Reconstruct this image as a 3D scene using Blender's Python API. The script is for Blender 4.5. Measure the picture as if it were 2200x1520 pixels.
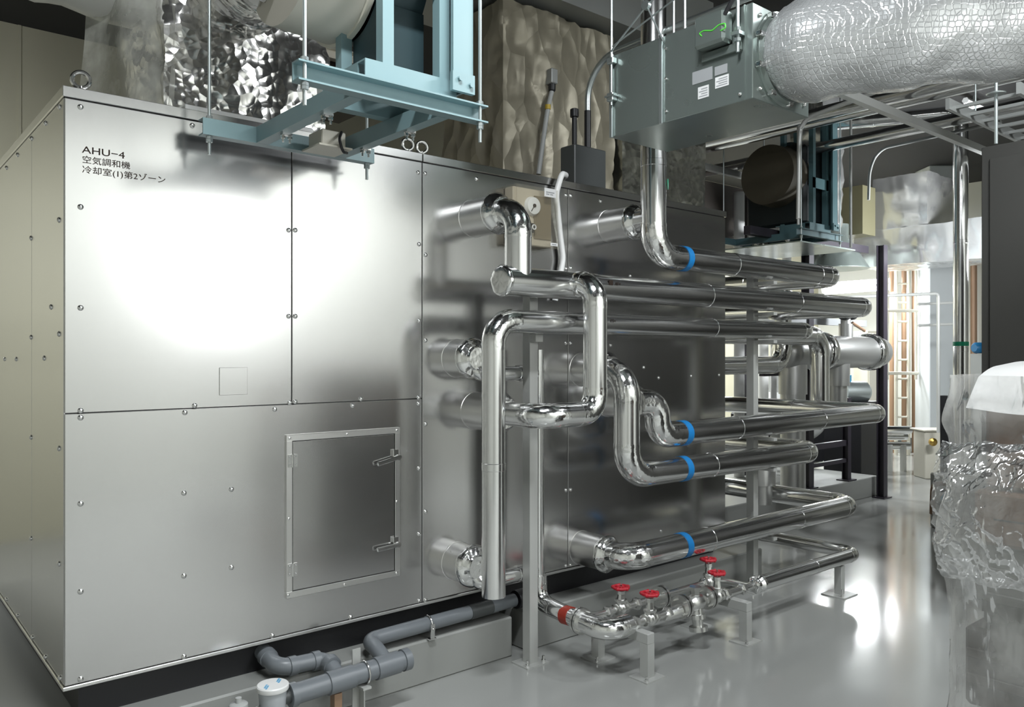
import bpy, bmesh, math, random
from math import pi, sin, cos, radians
from mathutils import Vector, Matrix, noise

for _o in list(bpy.data.objects):
    bpy.data.objects.remove(_o, do_unlink=True)
SC = bpy.context.scene
COL = SC.collection
random.seed(7)

# ------------------------------------------------------------------ camera
CAM = Vector((-0.649, -3.359, 1.60))
YAW = radians(50.0)                       # the long side of the plant row runs 50 degrees right of the view axis
FOCAL = 1731.0                            # in pixels of the 2200 x 1520 frame
FWD = Vector((cos(YAW), sin(YAW), 0)); RGT = Vector((sin(YAW), -cos(YAW), 0))
cam_data = bpy.data.cameras.new('camera')
cam_data.sensor_width = 36.0
cam_data.lens = 36.0 * FOCAL / 2200.0
cam_data.clip_start = 0.05
cam = bpy.data.objects.new('camera', cam_data); COL.objects.link(cam)
cam.location = CAM
cam.rotation_euler = (radians(90), 0, math.atan2(-FWD.x, FWD.y))
SC.camera = cam

# ------------------------------------------------------------------ world, lights, exposure
W = bpy.data.worlds.new('world'); SC.world = W; W.use_nodes = True
W.node_tree.nodes['Background'].inputs[0].default_value = (0.5, 0.52, 0.55, 1)
W.node_tree.nodes['Background'].inputs[1].default_value = 0.02
SC.view_settings.view_transform = 'Standard'
SC.view_settings.look = 'None'
SC.view_settings.gamma = 1.0
SC.view_settings.use_curve_mapping = False
SC.view_settings.exposure = 0.3
SC.cycles.use_denoising = True
SC.cycles.caustics_reflective = False
SC.cycles.caustics_refractive = False
SC.cycles.sample_clamp_indirect = 4.0
SC.cycles.max_bounces = 10
SC.cycles.transparent_max_bounces = 16

def area_light(name, loc, target, size, power, color=(1, 1, 1), size_y=None, shape=None):
    d = bpy.data.lights.new(name, 'AREA'); d.energy = power; d.color = color
    d.shape = shape or ('RECTANGLE' if size_y else 'DISK'); d.size = size
    if size_y: d.size_y = size_y
    o = bpy.data.objects.new(name, d); COL.objects.link(o); o.location = loc
    v = Vector(target) - Vector(loc)
    o.rotation_euler = v.to_track_quat('-Z', 'Y').to_euler()
    return o

# floodlight that stands behind the photographer and glares back out of the brushed steel
FLOOD = Vector((2.10, -4.18, 2.36))
area_light('floodlight_beam', FLOOD, (0.595, 0, 1.99), 0.60, 16, (0.97, 0.98, 1.0))
# unseen strip lights added to brighten walls, floor and ducts; the last is the twin tube (their bodies are built with the room): x, y, z, power, aim
FILL_AND_TUBE = [(0.6, -2.0, 4.2, 90, (0.6, -2.0, 0)), (3.6, -2.9, 4.2, 110, (3.5, -2.75, 0)), (0.2, -4.9, 4.15, 58, (0.2, -6.4, 1.0)), (2.8, -4.9, 4.15, 112, (2.8, -6.4, 1.0)),
         (4.6, -4.9, 4.15, 85, (5.0, -6.4, 1.0)), (-1.4, 2.3, 2.9, 60, (-.8, 4.6, .8)), (8.05, -.80, 2.42, 150, (8.5, .35, 2.8)), (7.9, 3.6, 3.6, 150, (7.9, 3.6, 0)),
         (10.6, 3.4, 4.25, 130, (10.6, 3.6, 0)), (11.95, 3.0, 2.70, 75, (11.5, 2.6, 0))]
for (lx, ly, lz, p, tg) in FILL_AND_TUBE:
    area_light('strip_light_beam', Vector((lx, ly, lz)) + (Vector(tg) - Vector((lx, ly, lz))).normalized() * .09, tg, 1.2, p, (0.93, 0.975, 1.0), 0.16)

# ------------------------------------------------------------------ survey helpers: where a sight line of the photo meets a known plane
def _ray(px, py):
    return FWD + RGT * ((px - 1100) / FOCAL) + Vector((0, 0, -(py - 760) / FOCAL))
def at_y(px, py, y):
    r = _ray(px, py); return CAM + r * ((y - CAM.y) / r.y)
def at_x(px, py, x):
    r = _ray(px, py); return CAM + r * ((x - CAM.x) / r.x)
def at_z(px, py, z):
    r = _ray(px, py); return CAM + r * ((z - CAM.z) / r.z)
def at_d(px, py, d):
    return CAM + _ray(px, py) * d

# ------------------------------------------------------------------ materials
MATS = {}
def mat(name, col, metal=0.0, rough=0.5, bump=None, rvar=None, emit=None, estr=0, cvar=None, alpha=None, spec=None, coat=None, trans=None, hexw=None):
    """bump = list of (kind, scale, strength, distance, stretch)"""
    m = bpy.data.materials.new(name); m.use_nodes = True
    nt = m.node_tree; N = nt.nodes; L = nt.links
    b = N['Principled BSDF']
    b.inputs['Base Color'].default_value = (*col, 1); b.inputs['Metallic'].default_value = metal
    b.inputs['Roughness'].default_value = rough
    if spec is not None: b.inputs['Specular IOR Level'].default_value = spec
    if coat: b.inputs['Coat Weight'].default_value = coat; b.inputs['Coat Roughness'].default_value = 0.08
    tc = N.new('ShaderNodeTexCoord')
    def mapping(st):
        mp = N.new('ShaderNodeMapping'); mp.inputs['Scale'].default_value = st
        L.new(tc.outputs['Object'], mp.inputs['Vector']); return mp
    last = None
    for (kind, sc, st, di, stretch) in (bump or []):
        mp = mapping(stretch)
        if kind == 'noise':
            t = N.new('ShaderNodeTexNoise'); t.inputs['Scale'].default_value = sc; t.inputs['Detail'].default_value = 3.0; out = t.outputs['Fac']
        elif kind == 'ridge':
            t = N.new('ShaderNodeTexNoise'); t.noise_type = 'RIDGED_MULTIFRACTAL'; t.inputs['Scale'].default_value = sc; t.inputs['Detail'].default_value = 2.0; out = t.outputs['Fac']
        elif kind == 'facet':
            t = N.new('ShaderNodeTexVoronoi'); t.feature = 'F1'; t.inputs['Scale'].default_value = sc; out = t.outputs['Distance']
        else:
            t = N.new('ShaderNodeTexVoronoi'); t.feature = 'DISTANCE_TO_EDGE'; t.inputs['Scale'].default_value = sc; t.inputs['Randomness'].default_value = 0.35
            cl = N.new('ShaderNodeMath'); cl.operation = 'MINIMUM'; cl.inputs[1].default_value = 0.12; L.new(t.outputs['Distance'], cl.inputs[0]); out = cl.outputs[0]
        L.new(mp.outputs[0], t.inputs['Vector'])
        bp = N.new('ShaderNodeBump'); bp.inputs['Strength'].default_value = st; bp.inputs['Distance'].default_value = di
        L.new(out, bp.inputs['Height'])
        if last: L.new(last.outputs[0], bp.inputs['Normal'])
        last = bp
    if last: L.new(last.outputs[0], b.inputs['Normal'])
    if rvar:                                             # (scale, low, high, stretch)
        mp = mapping(rvar[3]); t = N.new('ShaderNodeTexNoise'); t.inputs['Scale'].default_value = rvar[0]
        mr = N.new('ShaderNodeMapRange'); mr.inputs['From Min'].default_value = .3; mr.inputs['From Max'].default_value = .7
        mr.inputs['To Min'].default_value = rvar[1]; mr.inputs['To Max'].default_value = rvar[2]
        L.new(mp.outputs[0], t.inputs['Vector']); L.new(t.outputs['Fac'], mr.inputs['Value']); L.new(mr.outputs[0], b.inputs['Roughness'])
    if cvar:                                             # (scale, second colour, stretch)
        mp = mapping(cvar[2]); t = N.new('ShaderNodeTexNoise'); t.inputs['Scale'].default_value = cvar[0]; t.inputs['Detail'].default_value = 5
        cr = N.new('ShaderNodeMix'); cr.data_type = 'RGBA'; cr.inputs['A'].default_value = (*col, 1); cr.inputs['B'].default_value = (*cvar[1], 1)
        mr = N.new('ShaderNodeMapRange'); mr.inputs['From Min'].default_value = .35; mr.inputs['From Max'].default_value = .65
        L.new(mp.outputs[0], t.inputs['Vector']); L.new(t.outputs['Fac'], mr.inputs['Value']); L.new(mr.outputs[0], cr.inputs['Factor'])
        L.new(cr.outputs['Result'], b.inputs['Base Color'])
    if emit:
        b.inputs['Emission Color'].default_value = (*emit, 1); b.inputs['Emission Strength'].default_value = estr
    if alpha is not None:                                # clear film: see-through sheet with a glossy skin
        out = N['Material Output']; tr = N.new('ShaderNodeBsdfTransparent'); tr.inputs[0].default_value = (.97, .97, .96, 1)
        mx = N.new('ShaderNodeMixShader'); L.new(tr.outputs[0], mx.inputs[1]); L.new(b.outputs[0], mx.inputs[2])
        mp = mapping((1, 1, 1)); t = N.new('ShaderNodeTexNoise'); t.inputs['Scale'].default_value = alpha[2]; t.inputs['Detail'].default_value = 4
        mr = N.new('ShaderNodeMapRange'); mr.inputs['From Min'].default_value = .35; mr.inputs['From Max'].default_value = .65
        mr.inputs['To Min'].default_value = alpha[0]; mr.inputs['To Max'].default_value = alpha[1]
        L.new(mp.outputs[0], t.inputs['Vector']); L.new(t.outputs['Fac'], mr.inputs['Value'])
        L.new(mr.outputs[0], mx.inputs[0]); L.new(mx.outputs[0], out.inputs['Surface'])
    MATS[name] = m
    return m

U = (1, 1, 1)
STEEL = mat('brushed_stainless', (.62, .615, .61), 1, .185, [('noise', 1.6, .25, .0035, (1, 1, .7)), ('noise', 60, .05, .0006, (1, 1, .02))])
STEEL2 = mat('bare_stainless', (.74, .735, .72), 1, .30)
SCREW = mat('screw_steel', (.75, .75, .74), 1, .18)
SATIN = mat('satin_jacket', (.60, .60, .59), .9, .36, [('noise', 9, .1, .004, (1, 1, 1))])
JACKET = mat('aluminium_jacket', (.86, .86, .855), 1, .17, [('noise', 6, .12, .004, U)])
FOIL = mat('foil_tape', (.88, .88, .87), 1, .13, [('noise', 22, .35, .006, U), ('facet', 45, .25, .003, U)])
CRUMPLE = mat('crumpled_foil', (.82, .82, .81), .85, .2, [('ridge', 2.6, .9, .05, U), ('ridge', 7, .5, .015, (1, 1, .6))])
CLOTH = mat('silver_glass_cloth', (.33, .30, .23), .35, .45, [('ridge', 6, 1.0, .035, (1, 1, .5)), ('facet', 7, .8, .05, (1, 1, .5))])
FILMDUCT = mat('film_over_foil', (.60, .59, .57), .9, .15, [('ridge', 9, .55, .02, (1, 1, .7)), ('facet', 22, .5, .012, U)], cvar=(9, (.75, .74, .72), U))
HEXWRAP = mat('wire_mesh_wrap', (.52, .53, .53), .5, .22, [('ridge', 3, .6, .05, U), ('noise', 6, .5, .03, U), ('hex', 50, 1, .009, U)])
def film_mat(name, tint, a0, a1, scale, gloss0):
    """clear wrinkled film: see-through, a thin milky layer, and a sharp glossy skin"""
    m = bpy.data.materials.new(name); m.use_nodes = True; nt = m.node_tree; N = nt.nodes; L = nt.links
    N.remove(N['Principled BSDF']); out = N['Material Output']
    tr = N.new('ShaderNodeBsdfTransparent'); tr.inputs[0].default_value = (.97, .97, .965, 1)
    df = N.new('ShaderNodeBsdfDiffuse'); df.inputs[0].default_value = (*tint, 1)
    gl = N.new('ShaderNodeBsdfGlossy'); gl.inputs['Roughness'].default_value = .12; gl.inputs[0].default_value = (.95, .95, .95, 1)
    tc = N.new('ShaderNodeTexCoord'); mp = N.new('ShaderNodeMapping'); mp.inputs['Scale'].default_value = (1.2, 1.2, .38); mp.inputs['Rotation'].default_value = (.5, .3, .2)
    L.new(tc.outputs['Object'], mp.inputs[0])
    n1 = N.new('ShaderNodeTexNoise'); n1.noise_type = 'RIDGED_MULTIFRACTAL'; n1.inputs['Scale'].default_value = 9; n1.inputs['Detail'].default_value = 2
    n2 = N.new('ShaderNodeTexVoronoi'); n2.inputs['Scale'].default_value = 34
    b1 = N.new('ShaderNodeBump'); b1.inputs['Strength'].default_value = .4; b1.inputs['Distance'].default_value = .012
    b2 = N.new('ShaderNodeBump'); b2.inputs['Strength'].default_value = .3; b2.inputs['Distance'].default_value = .006
    L.new(mp.outputs[0], n1.inputs['Vector']); L.new(mp.outputs[0], n2.inputs['Vector'])
    L.new(n1.outputs['Fac'], b1.inputs['Height']); L.new(n2.outputs['Distance'], b2.inputs['Height']); L.new(b1.outputs[0], b2.inputs['Normal'])
    for sh in (df, gl): L.new(b2.outputs[0], sh.inputs['Normal'])
    na = N.new('ShaderNodeTexNoise'); na.inputs['Scale'].default_value = scale; na.inputs['Detail'].default_value = 4; L.new(tc.outputs['Object'], na.inputs['Vector'])
    mr = N.new('ShaderNodeMapRange'); mr.inputs['From Min'].default_value = .38; mr.inputs['From Max'].default_value = .66; mr.inputs['To Min'].default_value = a0; mr.inputs['To Max'].default_value = a1
    L.new(na.outputs['Fac'], mr.inputs['Value'])
    m1 = N.new('ShaderNodeMixShader'); L.new(mr.outputs[0], m1.inputs[0]); L.new(tr.outputs[0], m1.inputs[1]); L.new(df.outputs[0], m1.inputs[2])
    lw = N.new('ShaderNodeFresnel'); lw.inputs['IOR'].default_value = 1.5; L.new(b2.outputs[0], lw.inputs['Normal'])
    ad = N.new('ShaderNodeMath'); ad.operation = 'MULTIPLY_ADD'; ad.use_clamp = True; ad.inputs[1].default_value = .7; ad.inputs[2].default_value = gloss0; L.new(lw.outputs[0], ad.inputs[0])
    m2 = N.new('ShaderNodeMixShader'); L.new(ad.outputs[0], m2.inputs[0]); L.new(m1.outputs[0], m2.inputs[1]); L.new(gl.outputs[0], m2.inputs[2])
    L.new(m2.outputs[0], out.inputs['Surface']); return m
FILMW = film_mat('clear_film_layers', (.62, .62, .60), .12, .50, 5.0, .06)
FILM = film_mat('clear_film', (.52, .52, .50), .03, .33, 3.0, .03)
FILMTHIN = mat('thin_film', (.70, .70, .64), 0, .2, [('noise', 6, .6, .04, (1, 1, .4))], alpha=(.25, .55, 7))
WHITEWRAP = mat('white_wrap', (.80, .80, .78), 0, .3, [('noise', 5, .5, .03, U)])
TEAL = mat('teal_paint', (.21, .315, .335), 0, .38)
TEALD = mat('teal_paint_dark', (.10, .19, .21), 0, .4)  # darker copy of the teal, for the distant frame
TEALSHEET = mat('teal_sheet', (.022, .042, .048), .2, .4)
GALV = mat('galvanised_sheet', (.30, .345, .325), .75, .30, rvar=(3, .26, .36, U))
GALVROD = mat('zinc_rod', (.55, .60, .60), .9, .35)
GREYSTEEL = mat('grey_painted_steel', (.52, .525, .505), .25, .38)
BLACK = mat('black_paint', (.012, .012, .014), 0, .45)
BLACKFRAME = mat('dark_frame_paint', (.035, .03, .04), 0, .4)
DARKBOX = mat('dark_grey_box', (.055, .06, .06), 0, .4)
PVC = mat('grey_pvc', (.17, .185, .20), 0, .35)
PVCL = mat('pale_pvc', (.42, .43, .42), 0, .4)
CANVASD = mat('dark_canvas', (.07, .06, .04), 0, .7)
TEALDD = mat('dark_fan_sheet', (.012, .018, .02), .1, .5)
CANVAS = mat('beige_canvas', (.62, .59, .52), 0, .7)
BEIGE = mat('beige_plastic', (.52, .46, .36), 0, .4)
CREAM = mat('cream_metal', (.66, .63, .54), 0, .4)
WHITE = mat('white_plastic', (.80, .80, .79), 0, .35)
LABELW = mat('white_label', (.78, .78, .78), 0, .5)
LABELG = mat('grey_label', (.34, .35, .36), 0, .5)
INK = mat('black_ink', (.03, .022, .018), 0, .8, spec=.05)
BLUE = mat('blue_tape', (.01, .19, .50), 0, .4)
BLUEP = mat('blue_paint', (.02, .30, .55), 0, .35)
RED = mat('red_paint', (.50, .015, .03), 0, .35)
REDTAPE = mat('red_tape', (.33, .03, .015), 0, .4)
GREEN = mat('green_tape', (.0, .42, .22), 0, .4)
GREENWIRE = mat('green_wire', (.10, .60, .06), 0, .4)
CAST = mat('cast_valve_metal', (.76, .76, .74), 1, .27, [('noise', 60, .2, .002, U)])
FLOORM = mat('grey_epoxy_floor', (.345, .35, .335), 0, .12, [('noise', 1.2, .05, .008, U)], cvar=(.8, (.37, .375, .36), U), rvar=(2.0, .09, .16, U))
PLINTHM = mat('plinth_paint', (.30, .305, .29), 0, .4)
WALLM = mat('olive_cream_wall', (.50, .475, .36), 0, .6)
WALLFAR = mat('cream_wall', (.60, .60, .555), 0, .6)
WALLW = mat('pale_grey_column', (.62, .65, .66), 0, .35)
CEILM = mat('dark_ceiling', (.014, .014, .014), 0, .8)
DARKCAB = mat('dark_cabinet', (.055, .054, .050), .2, .42)
TUBE = mat('lit_tube', (1, 1, 1), 0, .5, emit=(.95, .98, 1.0), estr=14)
BROWN = mat('cardboard', (.15, .07, .028), 0, .7, cvar=(6, (.08, .035, .015), U))
DARKLOAD = mat('dark_crate', (.03, .02, .013), 0, .6)
BROWNP = mat('brown_pipe', (.30, .19, .12), .2, .45)
EQUIPGREY = mat('equipment_grey', (.34, .35, .34), .3, .4)  # one even mid grey for equipment

# ------------------------------------------------------------------ mesh helpers
ORG = {}                                                  # world position of each thing's own origin
class MB:
    def __init__(s): s.bm = bmesh.new()
    def box(s, x0, x1, y0, y1, z0, z1, bev=0.0, rot=None, pivot=None):
        vs = [s.bm.verts.new((x, y, z)) for x in (x0, x1) for y in (y0, y1) for z in (z0, z1)]
        fs = [(0, 1, 3, 2), (4, 6, 7, 5), (0, 4, 5, 1), (2, 3, 7, 6), (0, 2, 6, 4), (1, 5, 7, 3)]
        faces = [s.bm.faces.new([vs[i] for i in f]) for f in fs]
        allv = vs
        if bev > 0:
            ed = list({e for f in faces for e in f.edges})
            r = bmesh.ops.bevel(s.bm, geom=ed, offset=bev, segments=1, affect='EDGES')
            allv = list({v for f in r['faces'] for v in f.verts} | {v for v in vs if v.is_valid})
        if rot is not None:
            pv = Vector(pivot) if pivot is not None else Vector(((x0+x1)/2, (y0+y1)/2, (z0+z1)/2))
            bmesh.ops.rotate(s.bm, cent=pv, matrix=rot, verts=allv)
        return s
    def ring(s, c, t, r, seg, up=None):
        t = t.normalized(); ref = Vector((0, 0, 1)) if abs(t.z) < .9 else Vector((1, 0, 0))
        a = up if up is not None else t.cross(ref).normalized(); b = t.cross(a).normalized()
        return [s.bm.verts.new(c + a * (r * cos(2*pi*i/seg)) + b * (r * sin(2*pi*i/seg))) for i in range(seg)]
    def bridge(s, r0, r1):
        n = len(r0)
        for i in range(n): s.bm.faces.new((r0[i], r0[(i+1) % n], r1[(i+1) % n], r1[i]))
    def sweep(s, pts, r, seg=20, cap=True):
        """round tube along points; r a number or a list"""
        pts = [Vector(p) for p in pts]; n = len(pts); rings = []
        up = None
        for i, p in enumerate(pts):
            t = (pts[min(i+1, n-1)] - pts[max(i-1, 0)]).normalized()
            if up is None:
                ref = Vector((0, 0, 1)) if abs(t.z) < .9 else Vector((1, 0, 0)); up = t.cross(ref).normalized()
            else:
                up = (up - t * up.dot(t)).normalized()
            rr = r[i] if isinstance(r, (list, tuple)) else r
            rings.append(s.ring(p, t, rr, seg, up))
        for i in range(n-1): s.bridge(rings[i], rings[i+1])
        if cap:
            s.bm.faces.new(list(reversed(rings[0]))); s.bm.faces.new(rings[-1])
        return s
    def cyl(s, p0, p1, r, seg=20, r1=None): return s.sweep([p0, p1], [r, r if r1 is None else r1], seg)
    def lathe(s, base, axis, prof, seg=20):
        """prof = [(distance along axis, radius)]"""
        base = Vector(base); ax = Vector(axis).normalized()
        ref = Vector((0, 0, 1)) if abs(ax.z) < .9 else Vector((1, 0, 0)); up = ax.cross(ref).normalized()
        rings = [s.ring(base + ax * d, ax, max(r, 1e-4), seg, up) for d, r in prof]
        for i in range(len(rings)-1): s.bridge(rings[i], rings[i+1])
        s.bm.faces.new(list(reversed(rings[0]))); s.bm.faces.new(rings[-1]); return s
    def torus(s, c, axis, R_, r, seg=28, sub=10, a0=0, a1=2*pi):
        ax = Vector(axis).normalized(); ref = Vector((0, 0, 1)) if abs(ax.z) < .9 else Vector((1, 0, 0))
        u = ax.cross(ref).normalized(); v = ax.cross(u); c = Vector(c); full = abs(a1 - a0 - 2*pi) < 1e-4
        n = seg if full else seg + 1; rings = []
        for i in range(n):
            a = a0 + (a1-a0) * i / seg; d = u*cos(a) + v*sin(a)
            rings.append([s.bm.verts.new(c + d*(R_ + r*cos(2*pi*k/sub)) + ax*(r*sin(2*pi*k/sub))) for k in range(sub)])
        for i in range(n if full else n-1): s.bridge(rings[i], rings[(i+1) % n])
        if not full: s.bm.faces.new(list(reversed(rings[0]))); s.bm.faces.new(rings[-1])
        return s
    def sphere(s, c, r, seg=16, sz=1.0):
        prof = [(-r*cos(pi*i/8)*sz, r*sin(pi*i/8)) for i in range(9)]
        return s.lathe(Vector(c), (0, 0, 1), prof, seg)
    def quad(s, a, b, c, d):
        s.bm.faces.new([s.bm.verts.new(Vector(p)) for p in (a, b, c, d)]); return s
    def prism(s, poly, axis, d0, d1):
        """poly of 2-D points, extruded along 'x','y' or 'z'"""
        def P(u, v, d): return {'x': (d, u, v), 'y': (u, d, v), 'z': (u, v, d)}[axis]
        A = [s.bm.verts.new(P(u, v, d0)) for u, v in poly]; B = [s.bm.verts.new(P(u, v, d1)) for u, v in poly]
        s.bm.faces.new(A); s.bm.faces.new(list(reversed(B)))
        n = len(poly)
        for i in range(n): s.bm.faces.new((A[i], A[(i+1) % n], B[(i+1) % n], B[i]))
        return s
    def build(s, name, m, parent=None, smooth=32, origin=None):
        bm = s.bm
        bmesh.ops.recalc_face_normals(bm, faces=bm.faces)
        org = ORG[parent.name] if parent is not None else (Vector(origin) if origin is not None else Vector((0, 0, 0)))
        if parent is None and origin is None and len(bm.verts):
            xs = [v.co for v in bm.verts]
            org = Vector(((min(v.x for v in xs)+max(v.x for v in xs))/2, (min(v.y for v in xs)+max(v.y for v in xs))/2, min(v.z for v in xs)))
        bmesh.ops.translate(bm, verts=bm.verts, vec=-org)
        me = bpy.data.meshes.new(name); bm.to_mesh(me); bm.free()
        me.materials.append(m)
        if smooth:
            me.polygons.foreach_set('use_smooth', [True] * len(me.polygons)); me.set_sharp_from_angle(angle=radians(smooth))
        o = bpy.data.objects.new(name, me); COL.objects.link(o)
        if parent is not None: o.parent = parent
        else: o.location = org
        ORG[o.name] = org
        return o

def tag(o, label, cat, group=None):
    o['label'] = label; o['category'] = cat
    if group: o['group'] = group
    return o
def thing(name, loc, label, cat, group=None):
    o = bpy.data.objects.new(name, None); COL.objects.link(o); o.location = loc; o.empty_display_size = .1
    ORG[o.name] = Vector(loc)
    return tag(o, label, cat, group)
def struct(o): o['kind'] = 'structure'; return o
def label(o, text): o['label'] = text; return o
def dup(o, delta, parent):                                # one more of a small repeated part, sharing its mesh
    c = o.copy(); COL.objects.link(c); c.parent = parent; c.location = o.location + Vector(delta); ORG[c.name] = ORG[o.name]
    return c

def arc(p, a, b, bend, n=8):
    """points of a round bend at corner p coming from a and leaving to b"""
    u = (a - p).normalized(); v = (b - p).normalized(); half = math.acos(max(-1, min(1, u.dot(v)))) / 2
    tl = bend; R_ = tl * math.tan(half); c = p + (u + v).normalized() * (R_ / sin(half))
    e0 = p + u*tl - c; e1 = p + v*tl - c; ang = e0.angle(e1); ax = e0.cross(e1).normalized()
    return [c + Matrix.Rotation(ang*i/n, 3, ax) @ e0 for i in range(n+1)]
def smooth_path(pts, bend, n=6):
    pts = [Vector(p) for p in pts]; out = [pts[0]]
    for i in range(1, len(pts)-1): out += arc(pts[i], pts[i-1], pts[i+1], bend, n)
    return out + [pts[-1]]
def pipe_run(root, pts, r, bend=None, m=None, me=None, seg=24, seams=1.0, cap_foil=False):
    """straight lengths and elbows of a jacketed pipe, each its own part of root"""
    m = m or JACKET; me = me or FOIL; bend = bend or r*1.9
    pts = [Vector(p) for p in pts]; n = len(pts)
    for i in range(n-1):
        a, b = pts[i], pts[i+1]; d = (b-a).normalized()
        if i > 0: a = a + d*bend
        if i < n-2: b = b - d*bend
        L_ = (b-a).length
        if L_ > .01:
            mb = MB(); prof = [(0, r)]
            if seams:
                k = seams*.6
                while k < L_ - .1:
                    prof += [(k, r), (k+.002, r+.0022), (k+.035, r+.0022), (k+.037, r)]; k += seams
            prof.append((L_, r)); mb.lathe(a, d, prof, seg)
            mb.build('pipe_length', m, root, 40)
    for i in range(1, n-1):
        mb = MB(); A = arc(pts[i], pts[i-1], pts[i+1], bend, 10)
        d0 = (pts[i]-pts[i-1]).normalized(); d1 = (pts[i+1]-pts[i]).normalized()
        mb.sweep([A[0]-d0*.03] + A + [A[-1]+d1*.03], r*1.025, seg); mb.build('elbow', me, root, 40)
def band(root, c, axis, r, w, m, name='tape_band'):
    ax = Vector(axis).normalized()
    return MB().lathe(Vector(c)-ax*w/2, ax, [(0, r), (.001, r+.003), (w-.001, r+.003), (w, r)], 24).build(name, m, root, 40)

def text_mesh(name, body, size, origin, m, parent, xdir=(1, 0, 0), up=(0, 0, 1), shear=0, thick=.0004, xs=1.0):
    cu = bpy.data.curves.new(name, 'FONT'); cu.body = body; cu.size = size; cu.extrude = thick; cu.offset = 0
    o = bpy.data.objects.new(name, cu); COL.objects.link(o)
    bpy.context.view_layer.update()
    me = bpy.data.meshes.new_from_object(o.evaluated_get(bpy.context.evaluated_depsgraph_get()))
    bpy.data.objects.remove(o, do_unlink=True)
    X = Vector(xdir).normalized(); Z = Vector(up).normalized(); Nn = X.cross(Z)
    M = Matrix((X*xs, Z, Nn)).transposed().to_4x4()
    me.transform(Matrix.Translation(Vector(origin) - ORG[parent.name]) @ M)
    me.materials.clear(); me.materials.append(m); me.name = name
    ob = bpy.data.objects.new(name, me); COL.objects.link(ob); ob.parent = parent; ORG[ob.name] = ORG[parent.name]
    return ob

def crumple(mb, amp, freq, seed=0, sharp=True):
    off = Vector((seed*3.1, seed*7.7, seed*1.3))
    mb.bm.normal_update()
    mv = []
    for v in mb.bm.verts:
        p = v.co*freq + off
        n1 = noise.noise(p); n2 = 1 - abs(noise.noise(p*2.1 + Vector((5, 5, 5))))*2
        mv.append(v.normal * (amp*(n1 + (.55*n2 if sharp else 0))))
    for v, d in zip(mb.bm.verts, mv): v.co += d
def gridbox(x0, x1, y0, y1, z0, z1, step):
    mb = MB(); mb.box(x0, x1, y0, y1, z0, z1)
    def cut(ax, a, b):
        n = max(1, int((b-a)/step))
        for i in range(1, n):
            co = [0, 0, 0]; no = [0, 0, 0]; co[ax] = a + (b-a)*i/n; no[ax] = 1
            bmesh.ops.bisect_plane(mb.bm, geom=mb.bm.verts[:]+mb.bm.edges[:]+mb.bm.faces[:], plane_co=co, plane_no=no)
    cut(0, x0, x1); cut(1, y0, y1); cut(2, z0, z1)
    return mb

# ================================================================== the room
X0, X1, Y0, Y1, ZC = -3.2, 13.6, -6.4, 4.6, 4.4
struct(MB().box(X0-.2, X1+.2, Y0-.2, Y1+.2, -.15, 0).build('floor', FLOORM, smooth=0))
struct(MB().box(X0-.2, X1+.2, Y0-.2, Y1+.2, ZC, ZC+.15).build('ceiling', CEILM, smooth=0))
struct(MB().box(X0, X1, Y1, Y1+.15, 0, ZC).build('wall_back', WALLM, smooth=0))
struct(MB().box(X0, X1, Y0-.15, Y0, 0, ZC).build('wall_front', WALLFAR, smooth=0))
struct(MB().box(X0-.15, X0, Y0, Y1, 0, ZC).build('wall_left', WALLFAR, smooth=0))
struct(MB().box(X1, X1+.15, Y0, Y1, 0, ZC).build('wall_right', WALLFAR, smooth=0))
struct(MB().box(X1-.02, X1, Y0, Y1, 0, .14).build('baseboard_right', DARKBOX, smooth=0))
for i, x in enumerate((-.35, .55, 1.45, 2.35, 3.25, 4.15)):
    struct(MB().box(x-.012, x+.012, Y1-.008, Y1, 0, ZC).build('trim_%d' % (i+1), WALLM, smooth=0))

# concrete plinths under the air handling unit
struct(MB().box(-.28, 2.09, -.10, 2.35, 0, .21, .008).build('plinth', PLINTHM))
struct(MB().box(2.19, 4.42, -.10, 2.35, 0, .21, .008).build('plinth', PLINTHM))

# ================================================================== air handling unit
AL, AD, AB, AT = 4.12, 2.2, .36, 2.595
ahu = thing('air_handling_unit', (0, 0, .21), 'large stainless steel air handling unit on a concrete plinth, lettered AHU-4', 'air handler')
MB().box(.06, AL-.06, .06, AD, .21, AB-.012).build('base_frame', BLACK, ahu)
MB().box(-.006, AL+.006, -.008, AD, AB-.014, AB, .002).build('base_rail', STEEL2, ahu)
MB().box(.006, AL-.006, .006, AD, AB, AT-.04).build('casing', BLACK, ahu)
ZM = 1.376
s1, s2, s3 = at_y(627, 500, 0).x, at_y(907, 600, 0).x, at_y(1220, 600, 0).x
g = .0022; ZK = AT-.042
def panel(x0, x1, z0, z1): MB().box(x0+g, x1-g, 0, .012, z0+g, z1-g, .0015).build('front_panel', STEEL, ahu)
panel(0, s1, ZM, ZK); panel(s1, s2, ZM, ZK); panel(0, s2, AB, ZM); panel(s2, s3, AB, ZK); panel(s3, AL, AB, ZK)
MB().box(-.006, s2-.002, -.006, AD, AT-.04, AT, .002).build('roof_cap', STEEL, ahu)
MB().box(s2+.002, AL+.006, -.006, AD, AT-.04, AT, .002).build('roof_cap', STEEL, ahu)
ys = at_x(68, 512, 0).y
MB().box(-.0, .012, .012, ys-g, AB+.004, ZK, .0015).build('side_panel', STEEL, ahu)
MB().box(-.0, .012, ys+g, AD, AB+.004, ZK, .0015).build('side_panel', STEEL, ahu)
MB().box(AL-.012, AL, .012, AD, AB+.004, ZK, .0015).build('side_panel', STEEL, ahu)
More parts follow.
